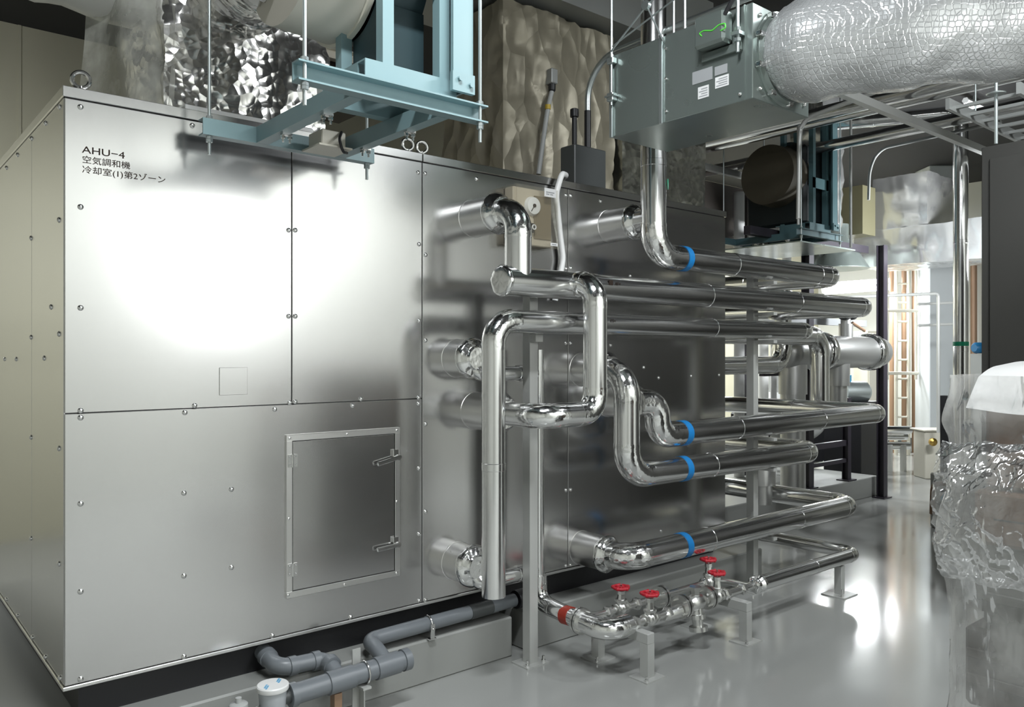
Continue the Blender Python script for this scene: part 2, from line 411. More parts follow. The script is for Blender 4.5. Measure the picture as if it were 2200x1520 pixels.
# screws
scr0 = MB().lathe((0, 0, 0), (0, -1, 0), [(0, .011), (.003, .0105), (.0065, .007), (.008, .002)], 12).build('screw', SCREW, ahu)
ORG['screw'] = Vector((0, 0, 0)); first = True
def screw(p, rz=0):
    global first
    o = scr0 if first else scr0.copy()
    if not first: COL.objects.link(o); o.parent = ahu
    first = False
    o.location = p - Vector((0, 0, .21)) + Vector((0, 0, .21)); o.rotation_euler = (0, 0, rz)
scr0.data.transform(Matrix.Translation((0, 0, .21)))
for px, py in [(173,230),(173,445),(173,662),(173,883),(173,898),(173,1083),(173,1272),(173,1460),(413,270),(620,495),(634,495),(620,680),(634,680),(622,866),(634,864),
               (397,887),(418,872),(590,880),(757,872),(775,858),(899,855),(899,868),(395,1060),(497,1052),(395,1238),(497,1220),(395,1412),(585,1367),(753,1327),
               (898,371),(913,373),(914,548),(900,525),(914,732),(900,690),(914,912),(900,1007),(914,1100),(900,1148),(900,1292),(914,1290),
               (1024,385),(1216,420),(1226,421),(1216,578),(1226,577),(1216,738),(1226,738),(1216,1054),(1226,1053),(1216,1217),(1226,1215),(1290,432),(1312,742),
               (1354,594),(1383,790),(1415,812),(1485,808),(1420,1142),(1545,806)]:
    p = at_y(px, py, 0); p.z -= .21; screw(p)
for px, py in [(128,230),(98,265),(68,298),(38,333),(14,361),(67,512),(127,473),(110,660),(67,725),(127,718),(10,772),(35,772),(95,770),(67,940),(127,964),(67,1157),(127,1212),
               (14,1288),(38,1323),(70,1370),(98,1412),(129,1457)]:
    p = at_x(px, py, 0); p.z -= .21; screw(p, -pi/2)
# lifting eye bolts on the roof
def eyebolt(x, y, R_):
    mb = MB().torus((x, y, AT+R_+.012), (0.25, 1, 0), R_, .0085, 28, 10); mb.lathe((x, y, AT-.002), (0, 0, 1), [(0, .018), (.008, .018), (.012, .010), (.02, .008)], 14)
    mb.build('eye_bolt', SCREW, ahu)
p = at_y(174, 190, .03); eyebolt(p.x, .03, .030)
p = at_y(876, 330, .03); eyebolt(p.x, .03, .028)
p = at_y(902, 330, .03); eyebolt(p.x+.012, .03, .028)
# access door
c0, c1 = at_y(613, 935, 0), at_y(857, 920, 0); zb, zt = at_y(613, 1287, 0).z, c0.z
fx0, fx1, fw = c0.x, c1.x, .028
door = MB().box(fx0+fw+.003, fx1-fw-.003, -.010, .004, zb+fw+.003, zt-fw-.003, .002).build('access_door', STEEL, ahu)
fr = MB(); fr.box(fx0, fx1, -.012, .002, zt-fw, zt, .0015).box(fx0, fx1, -.012, .002, zb, zb+fw, .0015)
fr.box(fx0, fx0+fw, -.012, .002, zb+fw, zt-fw, .0015).box(fx1-fw, fx1, -.012, .002, zb+fw, zt-fw, .0015)
fr.build('door_frame', STEEL2, ahu)
MB().box(fx0+fw-.001, fx1-fw+.001, -.004, .001, zb+fw-.001, zt-fw+.001).build('door_gasket', BLACK, ahu)
for zz in (zt-.115, zb+.125):
    mb = MB(); mb.box(fx0+fw-.022, fx0+fw-.004, -.0155, -.011, zz-.028, zz+.028); mb.box(fx0+fw+.004, fx0+fw+.022, -.0155, -.009, zz-.028, zz+.028)
    mb.cyl((fx0+fw, -.016, zz-.029), (fx0+fw, -.016, zz+.029), .0045, 10)
    for dx in (-.014, .014):
        for dz in (-.018, .018): mb.sphere((fx0+fw+dx, -.0165, zz+dz), .004, 8)
    mb.build('hinge', SCREW, door)
for zz, tilt in ((zt-.135, -.20), (zb+.165, -.06)):
    mb = MB(); xx = fx1-fw/2-.006
    mb.box(xx-.026, xx+.002, -.026, -.010, zz-.004, zz+.030, .002); mb.cyl((xx, -.012, zz-.008), (xx, -.034, zz-.008), .013, 14)
    mb.box(xx-.120, xx+.016, -.036, -.024, zz-.018, zz+.002, .004, rot=Matrix.Rotation(tilt, 3, 'Y'), pivot=(xx, -.03, zz-.008))
    mb.build('latch_handle', SCREW, door)
for px, py in [(622,942),(745,933),(852,925),(620,1115),(852,1078),(619,1280),(740,1257),(852,1232)]:
    q = at_y(px, py, -.012); MB().lathe((q.x, -.0118, q.z), (0, -1, 0), [(0, .007), (.003, .006), (.0045, .002)], 10).build('frame_screw', SCREW, ahu)
a, b = at_y(471, 791, 0), at_y(531, 850, 0)
MB().box(a.x, b.x, -.004, .002, at_y(500, 849, 0).z, at_y(500, 790, 0).z, .001).build('blank_plate', STEEL, ahu)
# lettering
q = at_y(176, 333, -.0008)
text_mesh('lettering', 'AHU\u22124', .037, (q.x, -.0012, at_y(176, 328, 0).z), INK, ahu, xs=1.28)
text_mesh('lettering', '\u7a7a\u6c17\u8abf\u548c\u6a5f', .0305, (q.x, -.0012, at_y(176, 348.5, 0).z), INK, ahu, xs=1.12)
text_mesh('lettering', '\u51b7\u5374\u5ba4(1)\u7b2c2\u30be\u30fc\u30f3', .0305, (q.x, -.0012, at_y(176, 370, 0).z), INK, ahu, xs=1.15)
# coil nozzles with foil collars
NZ = .0975
def nozzle(x, z, L_, rp=.0725):
    nz = MB().lathe((x, .005, z), (0, -1, 0), [(0, NZ+.003), (.008, NZ+.003), (.009, NZ), (L_, NZ)], 32).build('coil_nozzle', STEEL2, ahu, 40)
    mb = MB(); mb.lathe((x, -L_+.006, z), (0, -1, 0), [(0, NZ+.004), (.012, NZ+.007), (.022, NZ+.002), (.034, NZ*.93), (.04, rp+.012), (.055, rp+.004)], 40)
    crumple(mb, .004, 26, int(x*10)); mb.build('foil_collar', FOIL, nz, 50)
nozzle(1.907, 2.306, .20); nozzle(1.92, 1.30, .20); nozzle(1.80, 1.575, .13, .05); nozzle(1.80, .533, .13, .05)
nozzle(2.936, 2.369, .20); nozzle(2.70, 1.505, .20); nozzle(2.93, 1.315, .20); nozzle(2.70, .462, .20)

# ================================================================== jacketed water pipes in front of the unit
YP = -.36; r1 = .0725
pA = thing('water_pipe', (2.92, YP, 2.16), 'uppermost silver jacketed pipe with blue tape band and tall riser beside the hanging grey box', 'pipe', 'jacketed water pipes')
pipe_run(pA, [(2.92, YP, 4.3), (2.92, YP, 2.16), (4.98, YP, 2.16), (4.98, 1.2, 2.16)], r1, .15)
MB().cyl((2.93, -.24, 2.369), (2.92, YP, 2.369), r1-.004, 24).build('branch', JACKET, pA)
band(pA, (3.18, YP, 2.16), (1, 0, 0), r1, .05, BLUE)

q = at_y(1434, 393, YP-.07)
MB().lathe((2.99, YP-.045, q.z), (.6, -.8, 0), [(0, .030), (.004, .030), (.0045, .008)], 20).build('green_tag', GREEN, pA, 40)
pB = thing('water_header', (1.8, YP, 1.95), 'second silver header pipe from top with crinkled foil end cap and front loop', 'pipe', 'jacketed water pipes')
pipe_run(pB, [(1.80, YP, 1.95), (5.47, YP, 1.955), (5.47, 1.2, 1.955)], r1, .15)
mb = MB().lathe((1.815, YP, 1.95), (-1, 0, 0), [(0, r1+.004), (.012, r1+.005), (.022, r1*.98), (.026, r1*.85), (.027, r1*.6), (.026, r1*.3), (.027, .004)], 40)
crumple(mb, .003, 30, 3); mb.build('end_cap', FOIL, pB, 60)
pipe_run(pB, [(1.907, -.235, 2.306), (1.907, YP, 2.306), (1.907, YP, 1.97)], .066, .11)
YL = -.525; r2 = .0605
pipe_run(pB, [(2.275, YP-.03, 1.955), (2.275, YL, 1.955), (2.275, YL, 1.30), (1.92, YL, 1.30), (1.92, -.23, 1.30)], r2, .10)
MB().lathe((2.275, YP-.055, 1.955), (0, -1, 0), [(0, r2+.008), (.03, r2+.006), (.045, r2+.001)], 28).build('tee_collar', FOIL, pB)
for i, (zz, sz) in enumerate(((1.968, .014), )):
    MB().box(2.475, 2.505, YP-r1-.0006, YP-r1+.004, zz-.006, zz+.020).build('stencil_mark', INK, pB)
text_mesh('stencil_mark', 'XP=', .026, (2.52, YP-r1+.0003, 1.963), INK, pB)

pC = thing('water_header', (1.753, YP, 1.757), 'third silver pipe from top, turning down into the capped standpipe at its left end', 'pipe', 'jacketed water pipes')
r3 = .0575
pipe_run(pC, [(1.753, YP, .442), (1.753, YP, 1.757), (4.61, YP, 1.757), (4.61, 1.2, 1.757)], r3, .11)
text_mesh('stencil_mark', 'YT=', .026, (2.50, YP-r3+.0003, 1.765), INK, pC)

pD = thing('water_pipe', (2.92, YP, 1.13), 'short silver pipe with S-shaped foil bend and blue band, fourth of the long runs', 'pipe', 'jacketed water pipes')
pipe_run(pD, [(2.93, -.235, 1.315), (2.93, YP, 1.315)], r1-.004, .05)
mb = MB(); pts = [Vector(p) for p in [(2.86, YP, 1.325), (2.93, YP, 1.33), (2.955, YP, 1.23), (2.965, YP, 1.13), (3.08, YP, 1.13)]]
pth = smooth_path([(2.80, YP+.02, 1.325), (2.945, YP, 1.325), (2.965, YP, 1.13), (3.12, YP, 1.13)], .085, 8)
mb.sweep(pth, r1*1.03, 24); mb.build('elbow', FOIL, pD, 40)
pipe_run(pD, [(3.11, YP, 1.13), (5.69, YP, 1.13), (5.69, 1.2, 1.13)], r1, .15)
band(pD, (3.175, YP, 1.13), (1, 0, 0), r1, .05, BLUE)

pE = thing('water_pipe', (2.695, YP, .92), 'silver pipe with blue band dropping from a big elbow, fifth of the long runs', 'pipe', 'jacketed water pipes')
pipe_run(pE, [(2.70, -.235, 1.505), (2.695, YP, 1.505), (2.695, YP, .925), (4.68, YP, .905), (4.68, 1.2, .905)], r1, .15)
band(pE, (3.175, YP, .920), (1, 0, 0), r1, .05, BLUE)

pF = thing('water_pipe', (2.70, YP, .47), 'lowest of the big silver pipes, with blue band, just above the red valves', 'pipe', 'jacketed water pipes')
pipe_run(pF, [(2.70, -.235, .464), (2.70, YP, .468), (5.20, YP, .462), (5.20, .75, .462), ], r1, .12)
band(pF, (3.175, YP, .467), (1, 0, 0), r1, .05, BLUE)

# ================================================================== steam line
st = thing('steam_pipe', (2.22, -.16, .285), 'slim silver steam riser beside the steel post, turning forward with red band and flange', 'pipe')
rs = .030
MB().lathe((2.22, -.16, 1.62), (0, 0, -1), [(0, rs), (.02, rs), (1.27, rs)], 20).build('riser', JACKET, st, 40)
for zz in (1.496, .451):
    mb = MB(); mb.lathe((1.80, -.14, zz+.055), (0, -1, 0), [(0, .07), (.012, .066)], 24)
    mb.sweep(smooth_path([(1.80, -.12, zz+.05), (1.82, -.165, zz), (2.19, -.16, zz)], .03), .038, 20)
    mb.build('branch', JACKET, st, 40)
    MB().lathe((2.07, -.16, zz), (1, 0, 0), [(0, .043), (.03, .043), (.031, .034)], 20).build('branch_collar', FOIL, st)
pipe_run(st, [(2.22, -.16, .42), (2.22, -.16, .275), (2.22, -.46, .255)], .045, .08, seams=0)
band(st, (2.22, -.385, .259), (0, -1, .05), .045, .055, REDTAPE)
mb = MB()
for y0 in (-.462, -.482): mb.lathe((2.22, y0, .255), (0, -1, 0), [(0, .066), (.014, .066)], 28)
for k in range(4):
    a_ = pi/4 + k*pi/2; c_ = Vector((2.22+.052*cos(a_), 0, .255+.052*sin(a_))); mb.cyl((c_.x, -.45, c_.z), (c_.x, -.51, c_.z), .007, 8)
mb.build('flange', CAST, st)
pipe_run(st, [(2.22, -.49, .254), (2.22, -.66, .25), (2.37, -.66, .25)], .052, .085, me=FOIL, seams=0)

sv = thing('valve_piping', (2.55, -.66, .245), 'bare cast pipework with flanges and strainer carrying the red wheeled valves', 'pipework')
mb = MB(); YS, ZS, YB = -.66, .245, -.43
mb.sweep([(2.37, YS, ZS), (3.50, YS, ZS)], .020, 16)
mb.sweep(smooth_path([(2.26, -.53, .262), (2.30, YB, .245), (2.40, YB, .235), (3.42, YB, .235), (3.42, YS+.01, ZS)], .035), .019, 16)
mb.build('pipe_length', CAST, sv, 40)
def flange_pair(x, y, z, r, gap=.012):
    m2 = MB()
    for dx in (-gap-.012, gap*.2): m2.lathe((x+dx, y, z), (1, 0, 0), [(0, r), (.014, r)], 28)
    for k in range(4):
        a_ = pi/4 + k*pi/2; m2.cyl((x-.045, y+.72*r*cos(a_), z+.72*r*sin(a_)), (x+.03, y+.72*r*cos(a_), z+.72*r*sin(a_)), .007, 8)
    m2.build('flange', CAST, sv)
flange_pair(2.80, YS, ZS+.01, .062); flange_pair(3.02, YS, ZS+.015, .062); flange_pair(2.90, YB, .235, .060)
mb = MB(); mb.lathe((2.64, YS, ZS-.01), (1, 0, 0), [(0, .022), (.02, .03), (.13, .036), (.14, .02)], 18); mb.build('reducer', CAST, sv, 40)
mb = MB(); mb.lathe((2.845, YS, ZS+.01), (1, 0, 0), [(0, .03), (.03, .045), (.09, .048), (.13, .03)], 18)
mb.lathe((2.91, YS, ZS+.01), (0, -.15, -1), [(0, .035), (.06, .036), (.062, .045), (.085, .045), (.087, .03), (.125, .028), (.126, .05), (.15, .05)], 18)
mb.lathe((2.91, YS, ZS+.04), (0, 0, 1), [(0, .025), (.04, .025), (.042, .035), (.055, .035)], 6)
mb.build('strainer', CAST, sv, 40)
for x, y, z in ((2.41, YS, ZS), (2.66, YS, ZS), (3.17, YS, ZS), (3.33, YS, ZS), (2.45, YB, .235), (2.68, YB, .235), (3.28, YB, .235), (3.40, YB, .235)):
    MB().lathe((x, y, z), (1, 0, 0), [(0, .024), (.006, .034), (.026, .034), (.03, .024)], 6).build('union_nut', CAST, sv)
mb = MB(); mb.lathe((3.45, YS, ZS), (1, 0, 0), [(0, .03), (.012, .045), (.02, .05), (.03, .035), (.045, .036), (.055, .05), (.075, .05), (.085, .042)], 28)
crumple(mb, .004, 30, 4); mb.build('foil_collar', FOIL, sv, 60)

def gate_valve(x, y, z, hw, lab, tilt=0):
    v = thing('gate_valve', (x, y, z), lab, 'valve', 'red wheeled valves')
    mb = MB(); mb.lathe((x-.05, y, z), (1, 0, 0), [(0, .024), (.004, .032), (.018, .032), (.022, .026), (.05, .036), (.078, .026), (.082, .032), (.096, .032), (.1, .024)], 8)
    mb.sphere((x, y, z), .038, 14); mb.build('valve_body', CAST, v, 35)
    mb = MB().lathe((x, y, z+.015), (0, tilt, 1), [(0, .03), (.02, .026), (.022, .034), (.034, .034), (.036, .022), (hw*.55, .017), (hw*.56, .022), (hw*.72, .022), (hw*.74, .010)], 8)
    mb.build('bonnet', CAST, v, 35)
    MB().cyl((x, y, z+.03), (x, y+tilt*hw, z+hw+.018), .0055, 10).build('stem', SCREW, v)
    c = Vector((x, y+tilt*hw, z+hw)); mb = MB().torus(c, (0, tilt, 1), .040, .0085, 30, 10)
    for k in range(5):
        a_ = 2*pi*k/5 + .3; mb.cyl(c, c + Vector((.04*cos(a_), .04*sin(a_), -tilt*.04*sin(a_))), .006, 8)
        a2 = a_ + pi/5; mb.sphere(c + Vector((.043*cos(a2), .043*sin(a2), 0)), .0105, 8)
    mb.lathe(c - Vector((0, 0, .006)), (0, 0, 1), [(0, .014), (.012, .014)], 12)
    mb.build('handwheel', RED, v, 40)
    return v
gate_valve(2.535, YS, ZS, .128, 'red wheeled valve nearest the foil elbow, on the front steam line')
gate_valve(2.57, YB, .235, .112, 'red wheeled valve behind the foil elbow, on the rear bypass line')
gate_valve(3.105, YS, ZS+.005, .13, 'red wheeled valve on the front line next to the right-hand steel stand')
gate_valve(3.34, YB, .235, .135, 'farthest and highest red wheeled valve, on the bypass behind the steel stand')

sr = thing('steam_pipe', (3.52, YS, ZS), 'slim silver pipe low over the floor, turning back at its far right end', 'pipe')
pipe_run(sr, [(3.52, YS, ZS), (4.685, YS, .235), (4.685, .45, .235)], .0445, .09)

# ================================================================== supports
def post(x, y, z1, lab, w=.055):
    t = thing('steel_post', (x, y, 0), lab, 'post', 'upright pipe support posts')
    mb = MB(); mb.box(x-w/2, x-w/2+.006, y-w*.5, y+w*.5, .006, z1); mb.box(x-w/2+.006, x+w/2, y-w*.5, y-w*.5+.006, .006, z1); mb.box(x-w/2+.006, x+w/2, y+w*.5-.006, y+w*.5, .006, z1)
    mb.box(x+w/2-.006, x+w/2, y-w*.5+.006, y-w*.5+.016, .006, z1); mb.build('upright', GREYSTEEL, t)
    MB().box(x-.075, x+.075, y-.065, y+.065, 0, .007).build('foot_plate', GREYSTEEL, t)
    mb = MB()
    for dx in (-.055, .055): mb.lathe((x+dx, y-.04, .007), (0, 0, 1), [(0, .012), (.010, .012), (.011, .007), (.03, .007)], 6)
    mb.build('anchor_bolt', SCREW, t)
    return t
t = post(2.10, -.23, 1.93, 'steel support post beside the capped standpipe, bolted to the floor')
MB().box(2.075, 2.125, -.30, -.20, 1.66, 1.70).build('pipe_shoe', GREYSTEEL, t)
t = post(4.09, -.235, 2.25, 'steel support post carrying the long pipes near the far end of the unit')
for zz in (2.08, 1.875, 1.69, 1.045, .845, .39): MB().box(4.07, 4.11, YP-.05, -.208, zz-.022, zz-.002).build('pipe_bracket', GREYSTEEL, t)
def ustand(x, y0, y1, z, lab, w=.05):
    t = thing('pipe_stand', (x, y0, 0), lab, 'pipe stand', 'low steel pipe stands')
    for y in (y0, y1):
        mb = MB(); mb.box(x-w/2, x+w/2, y-w/2, y-w/2+.006, .006, z-.05); mb.box(x-w/2, x-w/2+.006, y-w/2+.006, y+w/2, .006, z-.05); mb.box(x+w/2-.006, x+w/2, y-w/2+.006, y+w/2, .006, z-.05); mb.build('leg', GREYSTEEL, t)
        MB().box(x-.07, x+.07, y-.06, y+.06, 0, .006).build('foot_plate', GREYSTEEL, t)
        MB().lathe((x-.05, y-.04, .006), (0, 0, 1), [(0, .010), (.009, .010), (.010, .006), (.022, .006)], 6).build('anchor_bolt', SCREW, t)
    MB().box(x-w/2, x+w/2, min(y0, y1)-w/2, max(y0, y1)+w/2, z-.05, z, .002).build('cross_bar', GREYSTEEL, t)
    return t
ustand(2.42, -.74, -.405, .222, 'low steel stand under the foil elbow of the steam line')
ustand(3.22, -.765, -.43, .222, 'low steel stand under the middle of the steam valves')
t = thing('pipe_stand', (4.45, -.66, 0), 'single-legged low stand under the far right end of the slim pipe', 'pipe stand', 'low steel pipe stands')
MB().box(4.43, 4.475, -.685, -.635, .006, .192, .002).build('leg', GREYSTEEL, t); MB().box(4.36, 4.54, -.74, -.58, 0, .007).build('foot_plate', GREYSTEEL, t)
MB().lathe((4.39, -.71, .006), (0, 0, 1), [(0, .010), (.009, .010), (.010, .006), (.05, .006)], 6).build('anchor_bolt', SCREW, t)

# ================================================================== grey PVC drain piping on the plinth edge
pv = thing('drain_pipe', (.8, -.25, .2), 'grey plastic drain piping running along the foot of the unit', 'pipe')
rp_ = .043; YD = -.25
mb = MB().sweep([(.77, YD, .20), (1.33, YD, .212)], rp_, 24); mb.build('pipe_length', PVC, pv, 40)
for x0_, x1_ in ((1.0-.06, 1.0+.06), (1.17, 1.29), (.77, .80), (1.31, 1.345)):
    MB().lathe((x0_, YD, .2+(x0_-.77)*.0214), (1, 0, .02), [(0, rp_), (.001, rp_+.006), (x1_-x0_-.001, rp_+.006), (x1_-x0_, rp_)], 24).build('coupling', PVC, pv, 40)
mb = MB().sweep(smooth_path([(.787, .06, .29), (.787, -.11, .265), (1.0, -.11, .255), (1.0, -.19, .235), (1.0, YD, .205)], .055), .036, 22); mb.build('pipe_length', PVC, pv, 40)
for (p_, ax_) in (((.83, -.11, .262), (1, 0, -.03)), ((.94, -.11, .257), (1, 0, -.03)), ((1.0, -.15, .25), (0, -1, -.2)), ((.787, .02, .284), (0, -1, -.15))):
    MB().lathe(p_, ax_, [(0, .036), (.001, .041), (.034, .041), (.035, .036)], 22).build('coupling', PVC, pv, 40)
mb = MB().sweep(smooth_path([(2.12, -.075, .285), (1.23, -.075, .272), (1.23, -.17, .262), (1.23, YD, .215)], .05), .035, 22); mb.build('pipe_length', PVC, pv, 40)
MB().lathe((1.82, -.075, .280), (1, 0, .015), [(0, .036), (.001, .0375), (.14, .0375), (.141, .036)], 22).build('patch_band', DARKBOX, pv)
MB().lathe((2.13, -.075, .285), (1, 0, 0), [(0, .048), (.03, .05), (.06, .05), (.062, .03)], 22).build('socket', BLACK, pv)
MB().lathe((2.20, -.075, .29), (1, 0, 0), [(0, .03), (.02, .04), (.03, .04), (.034, .02)], 22).build('end_plug', PVCL, pv)
mb = MB(); x_ = 1.57
mb.torus((x_, -.075, .277), (1, 0, 0), .038, .005, 24, 8); mb.box(x_-.012, x_+.012, -.118, -.108, .25, .285); mb.box(x_-.012, x_+.012, -.116, -.110, .211, .25); mb.box(x_-.02, x_+.02, -.12, -.09, .21, .216); mb.sphere((x_, -.118, .262), .008, 8)
mb.build('pipe_clamp', SCREW, pv)
mb = MB(); mb.torus((1.12, YD, .207), (1, 0, 0), .0475, .0045, 26, 8); mb.build('u_bolt', SCREW, pv)
pst = thing('pipe_stand', (1.12, YD, 0), 'short painted angle posts holding up the grey drain pipe by a U-bolt', 'pipe stand')
mb = MB(); mb.box(1.085, 1.125, -.205, -.199, 0, .30); mb.box(1.119, 1.125, -.245, -.205, 0, .162); mb.box(1.085, 1.125, -.30, -.205, .150, .160)
mb.build('upright', GREYSTEEL, pst); MB().box(.965, 1.0, -.27, -.23, 0, .157).build('upright', BROWNP, pst)
tr = thing('drain_trap', (.70, YD, .15), 'clear drain trap with white blue-marked lid beside the grey drain pipe', 'trap')
MB().lathe((.70, YD, .12), (0, 0, 1), [(0, .035), (.02, .045), (.06, .052), (.125, .056), (.13, .062)], 28).build('bowl', mat('clear_grey_plastic', (.42, .44, .46), 0, .15), tr, 40)
MB().lathe((.70, YD, .245), (0, 0, 1), [(0, .062), (.004, .064), (.018, .064), (.022, .060), (.0225, .02)], 32).build('lid', WHITE, tr, 40)
mb = MB()
for sgn in (-1, 1):
    for k in range(2):
        x_ = .70 + sgn*.032; y_ = YD + sgn*.014 + (k-.5)*.014
        mb.box(x_-.018, x_+.018, y_-.0035, y_+.0035, .2673, .2679, rot=Matrix.Rotation(.9, 3, 'Z'))
mb.build('lid_mark', BLUEP, tr)
MB().sweep([(.745, YD, .20), (.79, YD, .20)], .030, 20).build('outlet', DARKBOX, tr)
MB().sweep([(.57, YD, .175), (.66, YD, .18)], .016, 16).build('inlet', SCREW, tr)
vt = thing('drain_vent', (.56, YD, .0), 'pale grey capped vent stub left of the clear trap', 'vent')
MB().lathe((.56, YD, .0), (0, 0, 1), [(0, .028), (.17, .028), (.171, .036), (.225, .036), (.23, .030), (.231, .012), (.25, .012)], 22).build('stub', PVCL, vt, 40)

q = at_z(214, 1510, .225)
tag(MB().box(q.x-.05, q.x+.05, q.y-.04, q.y+.05, .21, .245, .003).build('packing_block', EQUIPGREY), 'small grey block on the plinth at the lower left corner of the unit', 'block')

# ================================================================== things on and in front of the unit's roof
# control box with gauge, on the face of the unit
cb = thing('control_box', (2.25, -.06, 2.18), 'beige control box with round dial and white labels on the steel face', 'control box')
MB().box(2.115, 2.395, -.075, 0, 2.185, 2.495, .006).build('back_box', BEIGE, cb)
mb = MB(); mb.box(2.105, 2.405, -.118, -.112, 2.178, 2.50)
for (a0, a1, b0, b1) in ((2.105, 2.405, 2.178, 2.183), (2.105, 2.405, 2.495, 2.50), (2.105, 2.110, 2.178, 2.50), (2.40, 2.405, 2.178, 2.50)): mb.box(a0, a1, -.112, -.002, b0, b1)
mb.build('clear_cover', mat('clear_cover_plastic', (.70, .66, .56), 0, .08, alpha=(.04, .08, 2)), cb)
MB().box(2.26, 2.385, -.082, -.075, 2.225, 2.46, .002).build('circuit_board', mat('tan_board', (.20, .16, .10), 0, .5), cb)
MB().lathe((2.245, -.075, 2.40), (0, -1, 0), [(0, .052), (.006, .052), (.012, .048), (.022, .046), (.024, .04)], 32).build('dial', WHITE, cb, 40)
mb = MB(); mb.lathe((2.245, -.098, 2.40), (0, -1, 0), [(0, .011), (.006, .010)], 14); mb.box(2.2425, 2.2475, -.1005, -.098, 2.36, 2.393, rot=Matrix.Rotation(.6, 3, 'Y'), pivot=(2.245, -.099, 2.40)); mb.build('dial_pointer', INK, cb)
mb = MB(); mb.box(2.212, 2.25, -.095, -.075, 2.255, 2.305, .003); mb.lathe((2.235, -.095, 2.282), (0, -1, 0), [(0, .014), (.012, .013)], 14); mb.build('connector', BLACK, cb)
MB().torus((2.235, -.108, 2.282), (0, 1, 0), .012, .004, 20, 8).build('connector_ring', WHITE, cb)
MB().box(2.30, 2.385, -.1195, -.118, 2.455, 2.502).build('label_plate', LABELW, cb)
MB().box(2.345, 2.398, -.1195, -.118, 2.190, 2.207).build('label_plate', LABELW, cb)
mb = MB()
for k, (x0, x1, z) in enumerate(((2.312, 2.372, 2.480), (2.312, 2.335, 2.469), (2.342, 2.362, 2.469), (2.356, 2.388, 2.198))): mb.box(x0, x1, -.1203, -.1195, z-.003, z+.003)
mb.build('label_print', LABELG, cb)
MB().sweep(smooth_path([(2.20, -.05, 2.19), (2.20, -.05, 2.11), (2.215, -.05, 2.02)], .03), .016, 14).build('cable_tail', WHITE, cb)
# white sheathed cable looping off the roof
cw = thing('sheathed_cable', (2.5, -.04, 2.1), 'white sheathed cable hanging from the roof edge beside the control box', 'cable')
MB().sweep(smooth_path([(2.64, .14, 2.62), (2.60, .02, 2.635), (2.50, -.045, 2.62), (2.455, -.045, 2.50), (2.50, -.03, 2.28), (2.525, -.03, 2.14), (2.495, -.03, 2.02), (2.47, -.02, 1.90)], .035, 8), .0165, 16).build('sheath', WHITE, cw, 60)
# dark junction box on the roof with two conduits
jb = thing('junction_box', (2.92, .2, AT), 'dark grey junction box standing on the roof edge with conduits', 'junction box')
MB().box(2.785, 3.06, .14, .27, AT+.002, 2.875, .006).build('enclosure', DARKBOX, jb)
MB().lathe((2.84, .2, 2.87), (0, 0, 1), [(0, .016), (.19, .016), (.19, .027), (.235, .027), (.24, .02)], 14).build('conduit_stub', BLACK, jb)
MB().sweep(smooth_path([(2.955, .2, 2.87), (2.955, .2, 3.12)], .05), .021, 16).build('conduit_sleeve', BLACK, jb, 40)
mb = MB(); pth = smooth_path([(2.955, .2, 3.06), (2.955, .2, 3.42), (3.0, -.75, 3.46), (3.0, -1.9, 3.46)], .24, 12); mb.sweep(pth, .019, 16); mb.build('conduit', GALVROD, jb, 60)

